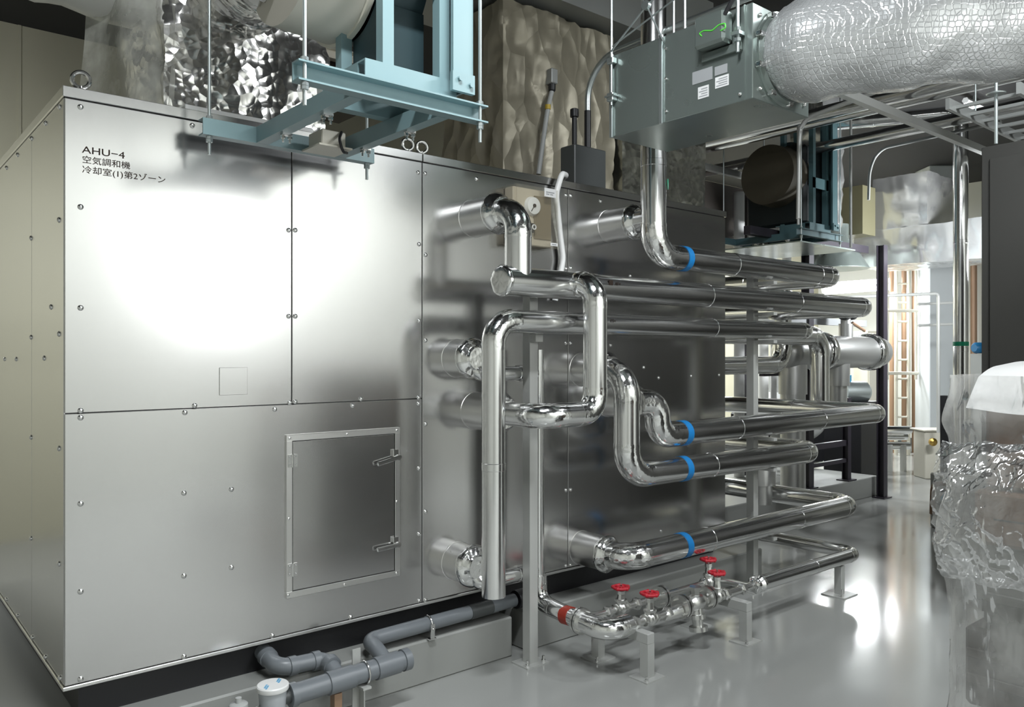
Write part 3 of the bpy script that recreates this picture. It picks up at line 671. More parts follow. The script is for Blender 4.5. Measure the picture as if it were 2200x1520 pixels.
# ================================================================== fans hung on teal steel frames
FRX0, FRX1, FRY0, FRY1, FRZ = .46, 1.215, -1.0, -.12, 2.46
def channel(mb, x0, x1, y0, y1, z0, z1, open_):
    """C-section lying along its longer side, web on the side away from open_"""
    tt = .006
    mb.box(x0, x1, y0, y1, z0, z0+tt); mb.box(x0, x1, y0, y1, z1-tt, z1)
    if open_ == '+y': mb.box(x0, x1, y0, y0+tt, z0+tt, z1-tt)
    if open_ == '-y': mb.box(x0, x1, y1-tt, y1, z0+tt, z1-tt)
    if open_ == '+x': mb.box(x0, x0+tt, y0, y1, z0+tt, z1-tt)
    if open_ == '-x': mb.box(x1-tt, x1, y0, y1, z0+tt, z1-tt)
def fan_set(dx, dy, dz, mt, ms, far):
    T = lambda x, y, z: (x+dx, y+dy, z+dz)
    def place(mb): bmesh.ops.translate(mb.bm, verts=mb.bm.verts, vec=(dx, dy, dz)); return mb
    f = thing('hanging_frame', T(.84, -.56, FRZ), 'distant teal steel frame hung beyond the far end of the unit' if far else 'teal steel channel frame hung in front of the unit roof', 'frame', 'hanging steel frames')
    for nm, args in (('beam', (FRX0, FRX1, FRY0, FRY0+.05, FRZ, FRZ+.065, '-y')), ('beam', (FRX0-.01, FRX1, FRY1-.05, FRY1, FRZ, FRZ+.065, '+y')),
                     ('cross_beam', (.665, .715, FRY0+.052, FRY1-.052, FRZ, FRZ+.065, '+x')), ('cross_beam', (1.02, 1.07, FRY0+.052, FRY1-.052, FRZ, FRZ+.065, '+x'))):
        mb = MB(); channel(mb, *args); place(mb).build(nm, mt, f)
    for (x, y, zt) in ((FRX0+.025, FRY0+.012, ZC-dz), (FRX1-.03, FRY0+.012, ZC-dz), (FRX0+.02, FRY1-.035, ZC-dz), (FRX1-.03, FRY1-.035, ZC-dz)):
        mb = MB(); mb.cyl((x, y, FRZ-.075), (x, y, zt), .0065, 10)
        for zz in (FRZ-.014, FRZ-.026, FRZ+.066): mb.lathe((x, y, zz), (0, 0, 1), [(0, .013), (.011, .013)], 6)
        place(mb).build('hanger_rod', GALVROD, f)
    # clips where beams cross
    for (x, y) in ((.70, -.72), (.70, -.38), (1.05, -.72), (1.05, -.38)):
        mb = MB(); mb.box(x-.02, x+.02, y-.012, y+.012, FRZ-.008, FRZ)
        for d_ in (-.014, .014): mb.cyl((x+d_, y, FRZ-.035), (x+d_, y, FRZ+.02), .0045, 8); mb.lathe((x+d_, y, FRZ-.02), (0, 0, 1), [(0, .009), (.01, .009)], 6)
        place(mb).build('beam_clip', SCREW, f)
    # the fan itself
    fn = thing('duct_fan', T(.95, -.55, FRZ+.066), 'dark fan casing on the distant hung frame' if far else 'teal cased duct fan standing on the hung frame with beige canvas collar', 'fan', 'duct fans')
    zb_ = FRZ+.066
    for y in (-.93, -.62):
        mb = MB(); channel(mb, .735, 1.12, y, y+.05, zb_, zb_+.085, '+y'); place(mb).build('base_channel', mt, fn)
    for x in (.735, 1.07):
        mb = MB(); channel(mb, x, x+.05, -.878, -.622, zb_, zb_+.085, '+x'); place(mb).build('base_channel', mt, fn)
    for (x, y) in ((.83, -.90), (1.07, -.90), (.83, -.60), (1.07, -.60)):
        mb = MB(); mb.box(x-.02, x+.025, y-.02, y-.014, zb_+.085, zb_+1.05); mb.box(x-.02, x-.014, y-.014, y+.025, zb_+.085, zb_+1.05); place(mb).build('post', mt, fn)
    mb = MB(); mb.box(.81, 1.10, -.92, -.914, zb_+.42, zb_+.52); place(mb).build('tie_bar', mt, fn)
    mb = MB(); mb.box(1.075, 1.165, -.972, -.955, zb_+.055, zb_+1.1); mb.box(1.155, 1.165, -.955, -.80, zb_+.055, zb_+1.1); mb.box(1.06, 1.16, -.99, -.972, zb_+.03, zb_+.10)
    mb.cyl((1.09, -1.0, zb_+.075), (1.09, -.985, zb_+.075), .009, 8); mb.cyl((1.14, -1.0, zb_+.06), (1.14, -.985, zb_+.06), .009, 8)
    place(mb).build('belt_guard', mt, fn)
    mb = MB(); n_ = 40; cz, cy = zb_+.60, -.62
    poly = []
    for i in range(n_):
        a_ = 2*pi*i/n_; R_ = .22 + .04*(i/n_); poly.append((cy + R_*cos(a_), cz + R_*sin(a_)*1.35))
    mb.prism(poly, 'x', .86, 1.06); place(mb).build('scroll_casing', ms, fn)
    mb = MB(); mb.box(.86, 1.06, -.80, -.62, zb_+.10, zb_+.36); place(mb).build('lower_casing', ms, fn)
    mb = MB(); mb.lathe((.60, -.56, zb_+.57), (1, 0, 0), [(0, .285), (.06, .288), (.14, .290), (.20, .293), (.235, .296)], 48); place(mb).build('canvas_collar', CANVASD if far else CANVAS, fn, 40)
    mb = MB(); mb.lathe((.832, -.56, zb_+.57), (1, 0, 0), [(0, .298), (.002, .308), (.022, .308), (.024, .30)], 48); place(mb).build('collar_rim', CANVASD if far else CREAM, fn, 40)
    if far: mb = MB(); mb.box(.80, 1.16, -.85, -.20, zb_+.09, zb_+.85, .03); place(mb).build('outer_casing', ms, fn)
    mb = MB(); mb.box(.87, .98, -.34, -.22, FRZ-.005, FRZ+.06, .004); mb.box(.85, 1.0, -.36, -.20, FRZ-.012, FRZ-.005); place(mb).build('terminal_box', CREAM, fn)
    mb = MB(); mb.sweep(smooth_path([(.96, -.34, FRZ+.06), (.93, -.375, FRZ+.02), (.95, -.37, FRZ-.03), (.99, -.33, FRZ-.02)], .02), .006, 10); place(mb).build('terminal_cable', BLACK, fn, 60)
    return f, fn
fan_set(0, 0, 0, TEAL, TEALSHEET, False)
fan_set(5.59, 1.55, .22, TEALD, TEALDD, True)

# foil wrapped riser duct behind the fan, under a loose plastic film
rd = gridbox(.41, 1.13, .16, .80, AT+.02, 4.38, .035); crumple(rd, .03, 4.6, 1)
tag(rd.build('wrapped_duct', FILMDUCT, smooth=70), 'crumpled foil and film wrapped riser duct standing on the roof behind the beige collar', 'duct')
MB_ = MB().box(.47, 1.05, .10, .155, AT+.002, AT+.05, .003)
tag(MB_.build('duct_flange', WHITE), 'white flange strip at the foot of the crumpled riser duct', 'duct flange')
mb = MB(); mb.sweep(smooth_path([(.68, -.55, 3.12), (.66, -.40, 3.14), (.70, -.05, 3.2), (.72, .22, 3.22)], .05, 8), [.185+.012*(i % 3) for i in range(20)], 40)
bmesh.ops.subdivide_edges(mb.bm, edges=mb.bm.edges[:], cuts=1); crumple(mb, .022, 6, 2)
tag(mb.build('wrapped_duct', FILMDUCT, smooth=70), 'crumpled foil duct bend joining the riser to the beige fan collar', 'duct')
def sheet(fn_, nu, nv):
    mb = MB(); G = [[mb.bm.verts.new(fn_(u/nu, v/nv)) for v in range(nv+1)] for u in range(nu+1)]
    for u in range(nu):
        for v in range(nv): mb.bm.faces.new((G[u][v], G[u+1][v], G[u+1][v+1], G[u][v+1]))
    return mb
def curtain(u, v):
    z = AT+.012 + v*1.75
    x = .20 + .21*u + .03*sin(7*u+3*v) + .025*noise.noise(Vector((u*4, v*5, 1))) - .03*cos(v*4)*(1-u)
    y = .62 - .50*u + .05*noise.noise(Vector((u*3, v*4, 9))) + .03*sin(9*u)
    return (x, y, z)
tag(sheet(curtain, 26, 50).build('plastic_film', FILMTHIN, smooth=70), 'thin cloudy plastic film hanging left of the crumpled riser duct', 'plastic film')
mb = MB(); mb.sweep([(-1.9+.12*i, .55, 3.36+.015*sin(i*1.3)) for i in range(21)], [.25+.012*sin(i*2.1) for i in range(21)], 36)
bmesh.ops.subdivide_edges(mb.bm, edges=mb.bm.edges[:], cuts=1); crumple(mb, .012, 6, 5)
tag(mb.build('wrapped_duct', WHITEWRAP, smooth=70), 'white wrapped duct passing over the left end of the unit', 'duct')

# silver cloth covered riser duct
cd = gridbox(2.60, 3.62, .60, 1.25, AT+.002, 3.86, .032); crumple(cd, .02, 4.2, 8); crumple(cd, .009, 13, 2)
for v in cd.bm.verts:
    if v.co.z < AT: v.co.z = AT
cdo = tag(cd.build('cloth_covered_duct', CLOTH, smooth=70), 'tall grey-brown cloth covered riser duct standing behind the dark junction box', 'duct')
sn = thing('duct_sensor', (2.83, .575, 3.2), 'small grey sensor with flexible conduit strapped to the cloth covered duct', 'sensor')
q0, q1, q2 = at_y(1187, 165, .56), at_y(1176, 235, .555), at_y(1157, 375, .555)
MB().box(q0.x-.028, q0.x+.028, .535, .60, q0.z-.05, q0.z+.05, .006).build('housing', EQUIPGREY, sn)
MB().lathe((q0.x, .565, q0.z-.05), (0, 0, -1), [(0, .024), (.04, .024), (.05, .016)], 14).build('gland', BLACK, sn)
MB().sweep(smooth_path([(q0.x, .565, q0.z-.09), tuple(q1), tuple(q2)], .1), .016, 12).build('conduit', PVCL, sn, 60)
MB().lathe((q1.x+.004, q1.y, q1.z+.03), (0, 0, -1), [(0, .019), (.03, .019)], 12).build('tape_band', mat('yellow_tape', (.55, .38, .04), 0, .5), sn)
tag(MB().box(2.25, 4.6, .45, 1.35, 3.90, 4.34).build('overhead_box', EQUIPGREY), 'dull grey sheet metal duct above the cloth covered riser', 'duct')
tag(MB().box(1.15, 2.45, 1.75, 2.5, 3.45, 4.36).build('overhead_box', mat('dark_brown_sheet', (.03, .022, .016), 0, .6)), 'dark brown duct deep under the ceiling behind the fan', 'duct')
for zz, lb in ((3.90, 'upper pale rail behind the fan hanger rod'), (3.66, 'lower pale rail behind the fan hanger rod')):
    mb = MB(); channel(mb, 1.5, 2.62, 1.62, 1.68, zz-.05, zz+.03, '-y'); [mb.box(q_, q_+.03, 1.64, 1.66, zz+.03, ZC) for q_ in (1.55, 2.5)]; tag(mb.build('support_rail', CREAM), lb, 'rail', 'pale rails behind the fan')
fd = gridbox(3.66, 4.62, .55, 1.3, AT+.002, 3.46, .05); crumple(fd, .02, 6, 4)
tag(fd.build('wrapped_duct', mat('dull_foil', (.30, .30, .26), .9, .25, [('ridge', 8, .6, .02, U), ('facet', 20, .4, .01, U)]), smooth=70), 'dull foil wrapped duct on the far roof end behind the tall riser pipe', 'duct')

# ================================================================== grey-green hanging chamber box with wire-mesh wrapped duct
bx0, bx1, by0, by1, bz0, bz1 = 2.295, 2.74, -1.42, -.607, 2.672, 3.075
hb = thing('damper_box', (2.5, -1.0, bz0), 'grey-green sheet metal box hung from the ceiling with white labels', 'hanging box')
MB().box(bx0, bx1, by0, by1, bz0, bz1, .003).build('casing', GALV, hb)
ySt = at_x(1421, 180, bx0).y; ySt2 = at_x(1600, 140, bx0).y
for y in (ySt, by1-.012): MB().box(bx0-.012, bx0-.001, y-.012, y+.006, bz0-.004, bz1+.006, .001).build('seam_flange', GALVROD, hb)
MB().box(bx0-.004, bx0-.001, ySt2-.004, ySt2+.004, bz0, bz1).build('seam_flange', GALV, hb)
for zz in (bz0+.05, bz0+.2, bz0+.34): MB().sphere((bx0-.004, ySt-.03, zz), .008, 8).build('rivet', SCREW, hb)
for zz in (bz0+.03, bz0+.22): MB().sphere((bx0-.004, ySt2+.02, zz), .008, 8).build('rivet', SCREW, hb)
for (dx_, dz_) in ((.05, .05), (.4, .05), (.05, .36), (.4, .36)): MB().sphere((bx0+dx_, by0-.004, bz0+dz_), .009, 8).build('rivet', SCREW, hb)
def face_rect(px0, px1, py0, py1, m, nm, dep=.0015, par=hb):
    a = at_x(px0, (py0+py1)/2, bx0); b = at_x(px1, (py0+py1)/2, bx0); zc = (a.z+b.z)/2
    h = abs(at_x((px0+px1)/2, py0, bx0).z - at_x((px0+px1)/2, py1, bx0).z)*.8
    return MB().box(bx0-dep-.0005, bx0-.0005, b.y, a.y, zc-h/2, zc+h/2).build(nm, m, par), (b.y, a.y, zc-h/2, zc+h/2)
face_rect(1488, 1531, 146, 180, LABELG, 'label_plate'); face_rect(1536, 1563, 138, 162, LABELG, 'label_plate')
for rc in ((1537, 1566, 160, 190), (1500, 1523, 182, 214)):
    o_, (ya, yb, za, zb2) = face_rect(*rc, LABELW, 'label_plate')
    mb = MB()
    for k in range(4): zz = za+(zb2-za)*(.18+.2*k); mb.box(bx0-.0026, bx0-.0021, ya+.006, yb-.006-.012*(k % 2), zz-.0022, zz+.0022)
    mb.build('label_print', LABELG, hb)
a, b = at_x(1512, 90, bx0), at_x(1577, 75, bx0)
mb = MB(); mb.box(bx0-.075, bx0-.004, b.y, a.y, a.z-.055, a.z+.085, .012); mb.build('terminal_box', GALV, hb)
MB().box(bx0-.018, bx0-.001, b.y-.045, a.y+.0, a.z-.095, a.z-.06, .002).build('mount_plate', GALV, hb)
mb = MB(); c_ = at_x(1505, 60, bx0-.05); e_ = at_x(1577, -6, bx0-.06)
mb.sweep(smooth_path([tuple(e_), tuple(at_x(1552, 40, bx0-.06)), tuple(at_x(1512, 72, bx0-.05)), tuple(at_x(1508, 90, bx0-.02))], .03), .0095, 10); mb.build('power_cable', BLACK, hb, 60)
mb = MB(); mb.sweep(smooth_path([tuple(at_x(q[0], q[1], bx0-.075)) for q in ((1508, 78), (1502, 72), (1512, 66), (1530, 66), (1545, 53), (1558, 50), (1559, 60), (1548, 66))], .006, 4), .003, 8); mb.build('earth_wire', GREENWIRE, hb, 60)
mb = MB(); mb.sweep([tuple(at_x(1507, 84, bx0-.03)), tuple(at_x(1508, 108, bx0-.03))], .007, 8); mb.build('red_wire', RED, hb)
sc_ = at_x(1585, 60, bx0-.03)
mb = MB(); mb.box(sc_.x-.02, sc_.x+.02, sc_.y-.02, sc_.y+.02, bz0+.27, bz0+.285); mb.cyl((sc_.x, sc_.y, bz0+.20), (sc_.x, sc_.y, ZC), .0075, 10)
for zz in (.245, .29, .47, .5): mb.lathe((sc_.x, sc_.y, bz0+zz), (0, 0, 1), [(0, .015), (.014, .015)], 6)
mb.build('hanger_rod', GALVROD, hb)
for (x, y) in ((bx0-.02, by1-.03), (bx1+.015, by1-.03), (bx0+.02, ySt-.12)):
    mb = MB(); mb.cyl((x, y, bz0+.15 if x < bx0 else bz1-.02), (x, y, ZC), .006, 10); mb.build('hanger_rod', GALVROD, hb)
mb = MB(); mb.box(bx0-.035, bx0+.0, by1-.05, by1-.008, bz0+.17, bz0+.21, .003); mb.box(bx0-.04, bx0+.01, by1-.06, by1, bz0+.19, bz0+.197); mb.build('hanger_bracket', GALVROD, hb)
MB().box(bx0-.035, bx0-.003, by1-.05, by1-.008, bz1-.05, bz1-.02, .003).build('hanger_bracket', GALVROD, hb)
# bracing rods with centre hub
br = thing('brace_rods', (2.3, -.8, 3.2), 'crossed thin bracing rods meeting at a round hub above the grey-green box', 'bracing')
hub = at_x(1389, 12, 2.27); r_ = .0045
MB().lathe((hub.x-.012, hub.y, hub.z), (1, 0, 0), [(0, .022), (.02, .022)], 18).build('hub', GALVROD, br)
for (px, py) in ((1312, 112), (1426, 90), (1468, -60), (1300, -120)):
    e = at_x(px, py, 2.27); MB().cyl(tuple(hub), tuple(e), r_, 8).build('rod', GALVROD, br)
e = at_x(1316, 100, 2.27); e2 = at_x(1460, -10, 2.285); MB().cyl(tuple(e), tuple(e2), .004, 8).build('rod', GALVROD, br)

fx = thing('flexible_duct', (2.6, -1.5, 2.7), 'fat flexible duct in pale wire-mesh wrap running off from the hanging box', 'duct')
ctrl = smooth_path([(2.515, -1.425, 2.885), (2.515, -1.60, 2.885), (2.80, -1.98, 2.925), (3.35, -2.35, 2.975), (4.0, -2.72, 3.02)], .16, 8)
def resample(P, n):
    L_ = [0]
    for a_, b_ in zip(P, P[1:]): L_.append(L_[-1]+(b_-a_).length)
    out = []
    for k in range(n):
        t = L_[-1]*k/(n-1); i = max(j for j in range(len(L_)) if L_[j] <= t+1e-9); i = min(i, len(P)-2)
        out.append(P[i].lerp(P[i+1], (t-L_[i])/max(1e-9, L_[i+1]-L_[i])))
    return out
P = resample(ctrl, 64)
mb = MB(); mb.sweep(P, [.17 + .035*min(1, i/4) + .012*sin(i*.55) + .03*(i/63) for i in range(64)], 56); crumple(mb, .016, 5, 6); mb.build('wrap', HEXWRAP, fx, 70)
MB().lathe((2.515, -1.42, 2.88), (0, -1, 0), [(0, .205), (.008, .205), (.009, .19), (.03, .185)], 48).build('collar', GALV, fx)
for k in range(9):
    a_ = 2*pi*k/9; MB().box(2.515+.2*cos(a_)-.018, 2.515+.2*cos(a_)+.018, -1.45, -1.421, 2.88+.19*sin(a_)-.012, 2.88+.19*sin(a_)+.012, .004).build('foil_tab', FOIL, fx)

# ================================================================== pallet load under clear film, right foreground
LX, LY, LW, LD = 2.155, -2.30, 1.0, 1.15
pal = thing('pallet', (LX+.5, LY-.55, 0), 'wooden pallet under the film wrapped load on the right', 'pallet')
wood = mat('pallet_wood', (.30, .20, .11), 0, .7, cvar=(8, (.2, .13, .07), (1, 6, 1)))
for k in range(6): MB().box(LX+.0, LX+LW, LY-LD+.20*k, LY-LD+.20*k+.14, .11, .135).build('deck_board', wood, pal)
for k in range(3): MB().box(LX+.02+.43*k, LX+.12+.43*k, LY-LD, LY, 0, .11).build('runner', wood, pal)
lay = [(.137, .46, DARKLOAD, 'dark crate at the bottom of the film wrapped load'), (.465, .72, DARKLOAD, 'second dark crate from the bottom of the film wrapped load'),
       (.725, .98, mat('grey_crate', (.06, .058, .05), 0, .5), 'grey crate in the middle of the film wrapped load'), (.985, 1.16, BROWN, 'brown carton at mid height in the film wrapped load'),
       (1.165, 1.44, BROWN, 'top brown carton under the white sheet of the film wrapped load')]
for k, (za, zb2, m_, lb) in enumerate(lay):
    ins = (.03, .0, .04, .02, .045)[k]
    c = thing('carton' if m_ is BROWN else 'crate', (LX+.5, LY-.5, za), lb, 'box', 'boxes in the wrapped load')
    MB().box(LX+ins, LX+LW-.02, LY-LD+.02, LY-ins, za, zb2, .012).build('body', m_, c)
    if m_ is BROWN: MB().box(LX+ins-.0015, LX+ins, LY-LD+.1, LY-ins-.06, (za+zb2)/2-.004, (za+zb2)/2+.002).build('flap_line', DARKLOAD, c)
    else:
        for q_ in (.3, .62): MB().box(LX+ins-.012, LX+ins, LY-LD+.03, LY-ins-.01, za+(zb2-za)*q_, za+(zb2-za)*(q_+.12), .003).build('rib', m_, c)
def top_sheet(u, v):
    x = LX-.015 + u*(LW+.03); y = LY-.01 - v*(LD+.01)
    z = 1.575 - .10*math.exp(-u*7) - .035*v + .018*noise.noise(Vector((u*4, v*4, 2))) - (.05*(1-u*10) if u < .1 else 0)
    return (x, y, z)
mb = sheet(top_sheet, 40, 40)
bmesh.ops.solidify(mb.bm, geom=mb.bm.faces[:], thickness=.012)
tag(mb.build('foam_sheet', WHITE, smooth=70), 'white foam sheet draped over the top of the film wrapped load', 'sheet')
fw_ = thing('stretch_film', (LX+.5, LY-.5, .05), 'wrinkled clear film wrapped around the pallet load on the right', 'plastic film')
def rn(p): return 1 - 2*abs(noise.noise(Vector(p)))
def film(u, v):                                          # u runs along the back and the left side of the load, v goes up
    z = .03 + v*1.50
    per = u*1.25                                         # .55 m of the back, then .70 m of the left side
    bul = .05*math.exp(-((z-1.02)/.15)**2) + .025*math.exp(-((z-.30)/.2)**2) + .02*math.exp(-((z-1.4)/.06)**2)
    if per < .55: x, y = LX+.55-per, LY+.02; nx, ny = 0, 1
    else: x, y = LX, LY+.02-(per-.55); nx, ny = -1, 0
    dc = abs(per-.55)
    if dc < .06: nx, ny = -.72, .72
    p = per*8
    n_ = .014*noise.noise(Vector((p, z*4, 3))) + .008*rn((p*1.6 + z*2.2, z*2.5 - p*.5, 7)) + .005*rn((p*3.4 - z*3, z*5, 2)) + .003*rn((p*7 + z*6, z*11, 6)) + bul + .014
    return (x + nx*n_, y + ny*n_, z)
sheet(film, 200, 220).build('wrap', FILMW, fw_, 80)
def bag(u, v):
    z = .88 + v*.44; R_ = .12*sin(pi*min(1, max(0, v)))**.7
    y = LY+.035 - u*.5; x = LX - .05 - R_*(.8+.2*sin(u*5))
    k = .02*noise.noise(Vector((u*5, v*4, 4))) + .010*rn((u*9 + v*7, v*5 - u*5, 5)) + .005*rn((u*24 - v*9, v*14, 8)) + .003*rn((u*40 + v*30, v*34, 3))
    return (x - k, y + .3*k, z + .05*u*sin(v*3) + .015*noise.noise(Vector((u*6, v*5, 8))))
sheet(bag, 120, 100).build('loose_fold', FILM, fw_, 80)

# ================================================================== dark equipment cabinet on the right
dc = thing('equipment_cabinet', (5.5, -2.2, 0), 'tall dark grey equipment cabinet behind the film wrapped load', 'cabinet')
MB().box(4.80, 6.2, -3.3, -1.40, .0, 2.88, .004).build('body', DARKCAB, dc)
MB().box(4.788, 4.80, -2.28, -1.45, .15, 2.80, .003).build('door', DARKCAB, dc)
mb = MB(); mb.sweep(smooth_path([(4.79, -1.83, 1.42), (4.755, -1.83, 1.42), (4.755, -1.83, 1.76), (4.79, -1.83, 1.76)], .02), .010, 12); mb.build('door_handle', GALVROD, dc, 60)

# tall silver drop pipe with green band
vp = thing('drop_pipe', (7.37, -.30, 0), 'shiny silver vertical drop pipe with green band left of the dark cabinet', 'pipe')
pipe_run(vp, [(7.37, -.30, .02), (7.37, -.30, 3.85), (7.0, .75, 3.9)], .064, .14)
band(vp, (7.37, -.30, 1.69), (0, 0, 1), .064, .04, GREEN)

# foil ducts in the distance
d1 = gridbox(8.6, 9.5, .52, 1.12, 3.04, 3.62, .06); crumple(d1, .02, 5, 1)
tag(d1.build('wrapped_duct', CRUMPLE, smooth=70), 'boxy foil wrapped duct section hung above the black frame post', 'duct')
d2 = gridbox(8.62, 9.4, -2.2, 1.35, 2.62, 3.03, .07); crumple(d2, .022, 5, 2)
tag(d2.build('wrapped_duct', CRUMPLE, smooth=70), 'long bright foil duct crossing behind the silver drop pipe', 'duct')
d3 = gridbox(7.15, 7.55, .95, 1.3, 2.93, 4.37, .05); crumple(d3, .035, 6, 3)
tag(d3.build('wrapped_duct', CRUMPLE, smooth=70), 'heavily crumpled foil drop duct behind the distant fan', 'duct')
tag(MB().box(8.2, 8.5, 1.05, 1.5, 2.95, 3.5).build('wall_box', mat('olive_box', (.12, .11, .06), 0, .5)), 'small olive box beside the crumpled foil drop duct', 'box')
mb = MB(); mb.box(5.95, 6.95, .5, 1.5, 2.60, 2.612); tag(mb.build('drip_pan', GALV), 'pale drip pan under the distant hung fan', 'pan')
# funnel hood
mb = MB(); mb.lathe((8.0, 1.25, 2.55), (0, 0, 1), [(0, .34), (.012, .34), (.35, .13), (.5, .13)], 28)
tag(mb.build('hood', GALV), 'grey-green cone hood left of the tall black frame post', 'hood')

# services under the ceiling on the right
for k, (x, z, r, lb) in enumerate(((5.70, 3.62, .06, 'nearest of the three overhead pipes crossing under the ceiling'), (6.05, 3.66, .045, 'middle one of the three overhead pipes crossing under the ceiling'), (6.6, 3.58, .055, 'farthest of the three overhead pipes crossing under the ceiling'))):
    tag(MB().sweep([(x, -2.5, z), (x, 4.3, z)], r, 18).build('ceiling_pipe', JACKET, smooth=40), lb, 'pipe', 'overhead pipes')
mb = MB(); channel(mb, 4.4, 8.6, -.55, -.50, 3.40, 3.46, '+y'); tag(mb.build('ceiling_strut', GREYSTEEL), 'long strut rail slanting under the ceiling pipes', 'strut')
mb = MB(); channel(mb, 4.6, 8.6, 1.55, 1.60, 3.44, 3.50, '+y'); tag(mb.build('ceiling_strut', GREYSTEEL), 'rear strut rail under the ceiling pipes above the distant fan', 'strut')
for k, (px, z0, z1, d_, lb) in enumerate(((1715, 2.72, 4.4, 7.0, 'thin dark rod beside the distant fan'), (1828, 2.6, 4.4, 7.6, 'long dark hanger rod left of the olive box'))):
    p = at_d(px, 760, d_); tag(MB().cyl((p.x, p.y, z0), (p.x, p.y, z1), .012, 10).build('hanger_rod', GREYSTEEL), lb, 'rod')
lad = thing('cable_ladder', (6.0, -1.1, 3.42), 'cable ladder tray under the ceiling above the dark cabinet', 'cable tray')
for y in (-1.62, -1.22): MB().box(4.75, 8.4, y-.012, y+.012, 3.15, 3.22).build('side_rail', EQUIPGREY, lad)
mb = MB()
r0 = MB().box(4.85, 4.88, -1.61, -1.23, 3.17, 3.19).build('rung', EQUIPGREY, lad)
for k in range(1, 15): dup(r0, (k*.23, 0, 0), lad)
for x in (5.2, 7.2): MB().cyl((x, -1.22, 3.15), (x, -1.22, ZC), .006, 8).build('hanger_rod', GALVROD, lad)
p = at_d(2140, 200, 4.3)
hr = thing('hanger_rod', (p.x, p.y, p.z), 'zinc hanger rod with round washer below the wrapped duct at top right', 'rod')
MB().cyl((p.x, p.y, 2.72), (p.x, p.y, 4.4), .009, 10).build('rod', GALVROD, hr); MB().lathe((p.x, p.y, p.z-.008), (0, 0, 1), [(0, .045), (.006, .048), (.016, .02)], 22).build('washer', GALVROD, hr)
cn = thing('ceiling_conduit', (6.6, 0, 3.2), 'thin grey conduit bending across below the ceiling beams', 'conduit')
MB().sweep(smooth_path([tuple(at_d(2150, 262, 6.6)), tuple(at_d(1890, 320, 8.0)), tuple(at_d(1868, 360, 8.0)), tuple(at_d(1866, 430, 8.0))], .12), .014, 10).build('tube', PVCL, cn, 60)
cn2 = thing('ceiling_conduit', (5.6, 0, 3.2), 'dark conduit dropping beside the distant hung fan', 'conduit')
MB().sweep(smooth_path([tuple(at_d(1900, 190, 6.0)), tuple(at_d(1722, 258, 6.5)), tuple(at_d(1717, 300, 6.5)), tuple(at_d(1715, 470, 6.5))], .1), .018, 10).build('tube', GREYSTEEL, cn2, 60)

# ================================================================== machinery row behind the unit
struct(MB().box(5.0, 8.36, .95, 3.7, 0, .22, .008).build('plinth', PLINTHM))
bf = thing('machine_frame', (7.6, 1.0, .22), 'tall black steel frame of the far machinery with a pale cross rail', 'frame')
def fpost(x, y, z0, z1, w=.07, plate=True):
    mb = MB(); mb.box(x-w/2, x+w/2, y-w/2, y-w/2+.01, z0, z1); mb.box(x-.005, x+.005, y-w/2+.01, y+w/2-.01, z0, z1); mb.box(x-w/2, x+w/2, y+w/2-.01, y+w/2, z0, z1); mb.build('post', BLACKFRAME, bf)
    if plate: MB().box(x-.09, x+.09, y-.07, y+.07, z0, z0+.012).build('foot_plate', BLACKFRAME, bf)
fpost(8.24, .85, 0, 2.80, .085); fpost(7.78, 1.02, .22, 1.12); fpost(6.98, 1.02, .22, 2.80, .09); fpost(7.32, 2.0, .22, 2.7); fpost(6.98, 2.6, .22, 2.8)
MB().box(5.8, 8.2, 1.0, 1.05, 1.90, 1.97).build('cross_rail', LABELG, bf); MB().box(7.03, 7.74, 1.0, 1.04, .60, .66).build('low_rail', BLACKFRAME, bf)
MB().box(7.03, 7.74, 1.0, 1.04, .42, .46).build('low_rail', BLACKFRAME, bf); MB().box(5.9, 8.2, .98, 1.05, 2.72, 2.80).build('top_rail', BLACKFRAME, bf)
MB().box(6.2, 6.93, 1.02, 1.08, 1.38, 1.46).build('low_rail', BLACKFRAME, bf)

hd = thing('pipe_header', (7.1, .78, 1.6), 'fat silver jacketed header with rounded ends carried by the black frame', 'pipe header')
YH, ZH, RH = .78, 1.615, .165
MB().lathe((6.10, YH, ZH), (1, 0, 0), [(0, .04), (.02, .10), (.07, .15), (.13, RH), (1.85, RH), (1.92, RH*.93), (1.98, RH*.7), (2.0, .04)], 32).build('shell', SATIN, hd, 50)
for x in (6.72, 7.72): MB().lathe((x, YH, ZH), (1, 0, 0), [(0, RH), (.02, RH+.03), (.10, RH+.035), (.13, RH)], 32).build('bulge', FOIL, hd, 60)
MB().lathe((7.12, YH, ZH-.12), (0, 0, -1), [(0, .125), (.22, .125), (.222, .10), (.55, .095)], 26).build('branch', SATIN, hd, 40)
MB().lathe((6.30, YH, ZH-.12), (0, 0, -1), [(0, .13), (.28, .13), (.281, .115), (1.3, .115)], 26).build('branch', SATIN, hd, 40)
MB().lathe((7.30, YH, ZH+.14), (0, 0, 1), [(0, .07), (.15, .07), (.151, .05), (.2, .05)], 20).build('branch', SATIN, hd, 40)
hv = thing('butterfly_valve', (7.30, YH, ZH+.34), 'small black handled valve on top of the fat silver header', 'valve')
MB().lathe((7.22, YH-.02, ZH+.40), (1, 0, 0), [(0, .075), (.05, .075), (.051, .05), (.14, .05), (.141, .07), (.18, .07)], 20).build('valve_body', DARKBOX, hv, 40)
MB().cyl((7.34, YH-.05, ZH+.30), (7.52, YH-.09, ZH+.22), .016, 10).build('lever', BROWNP, hv)

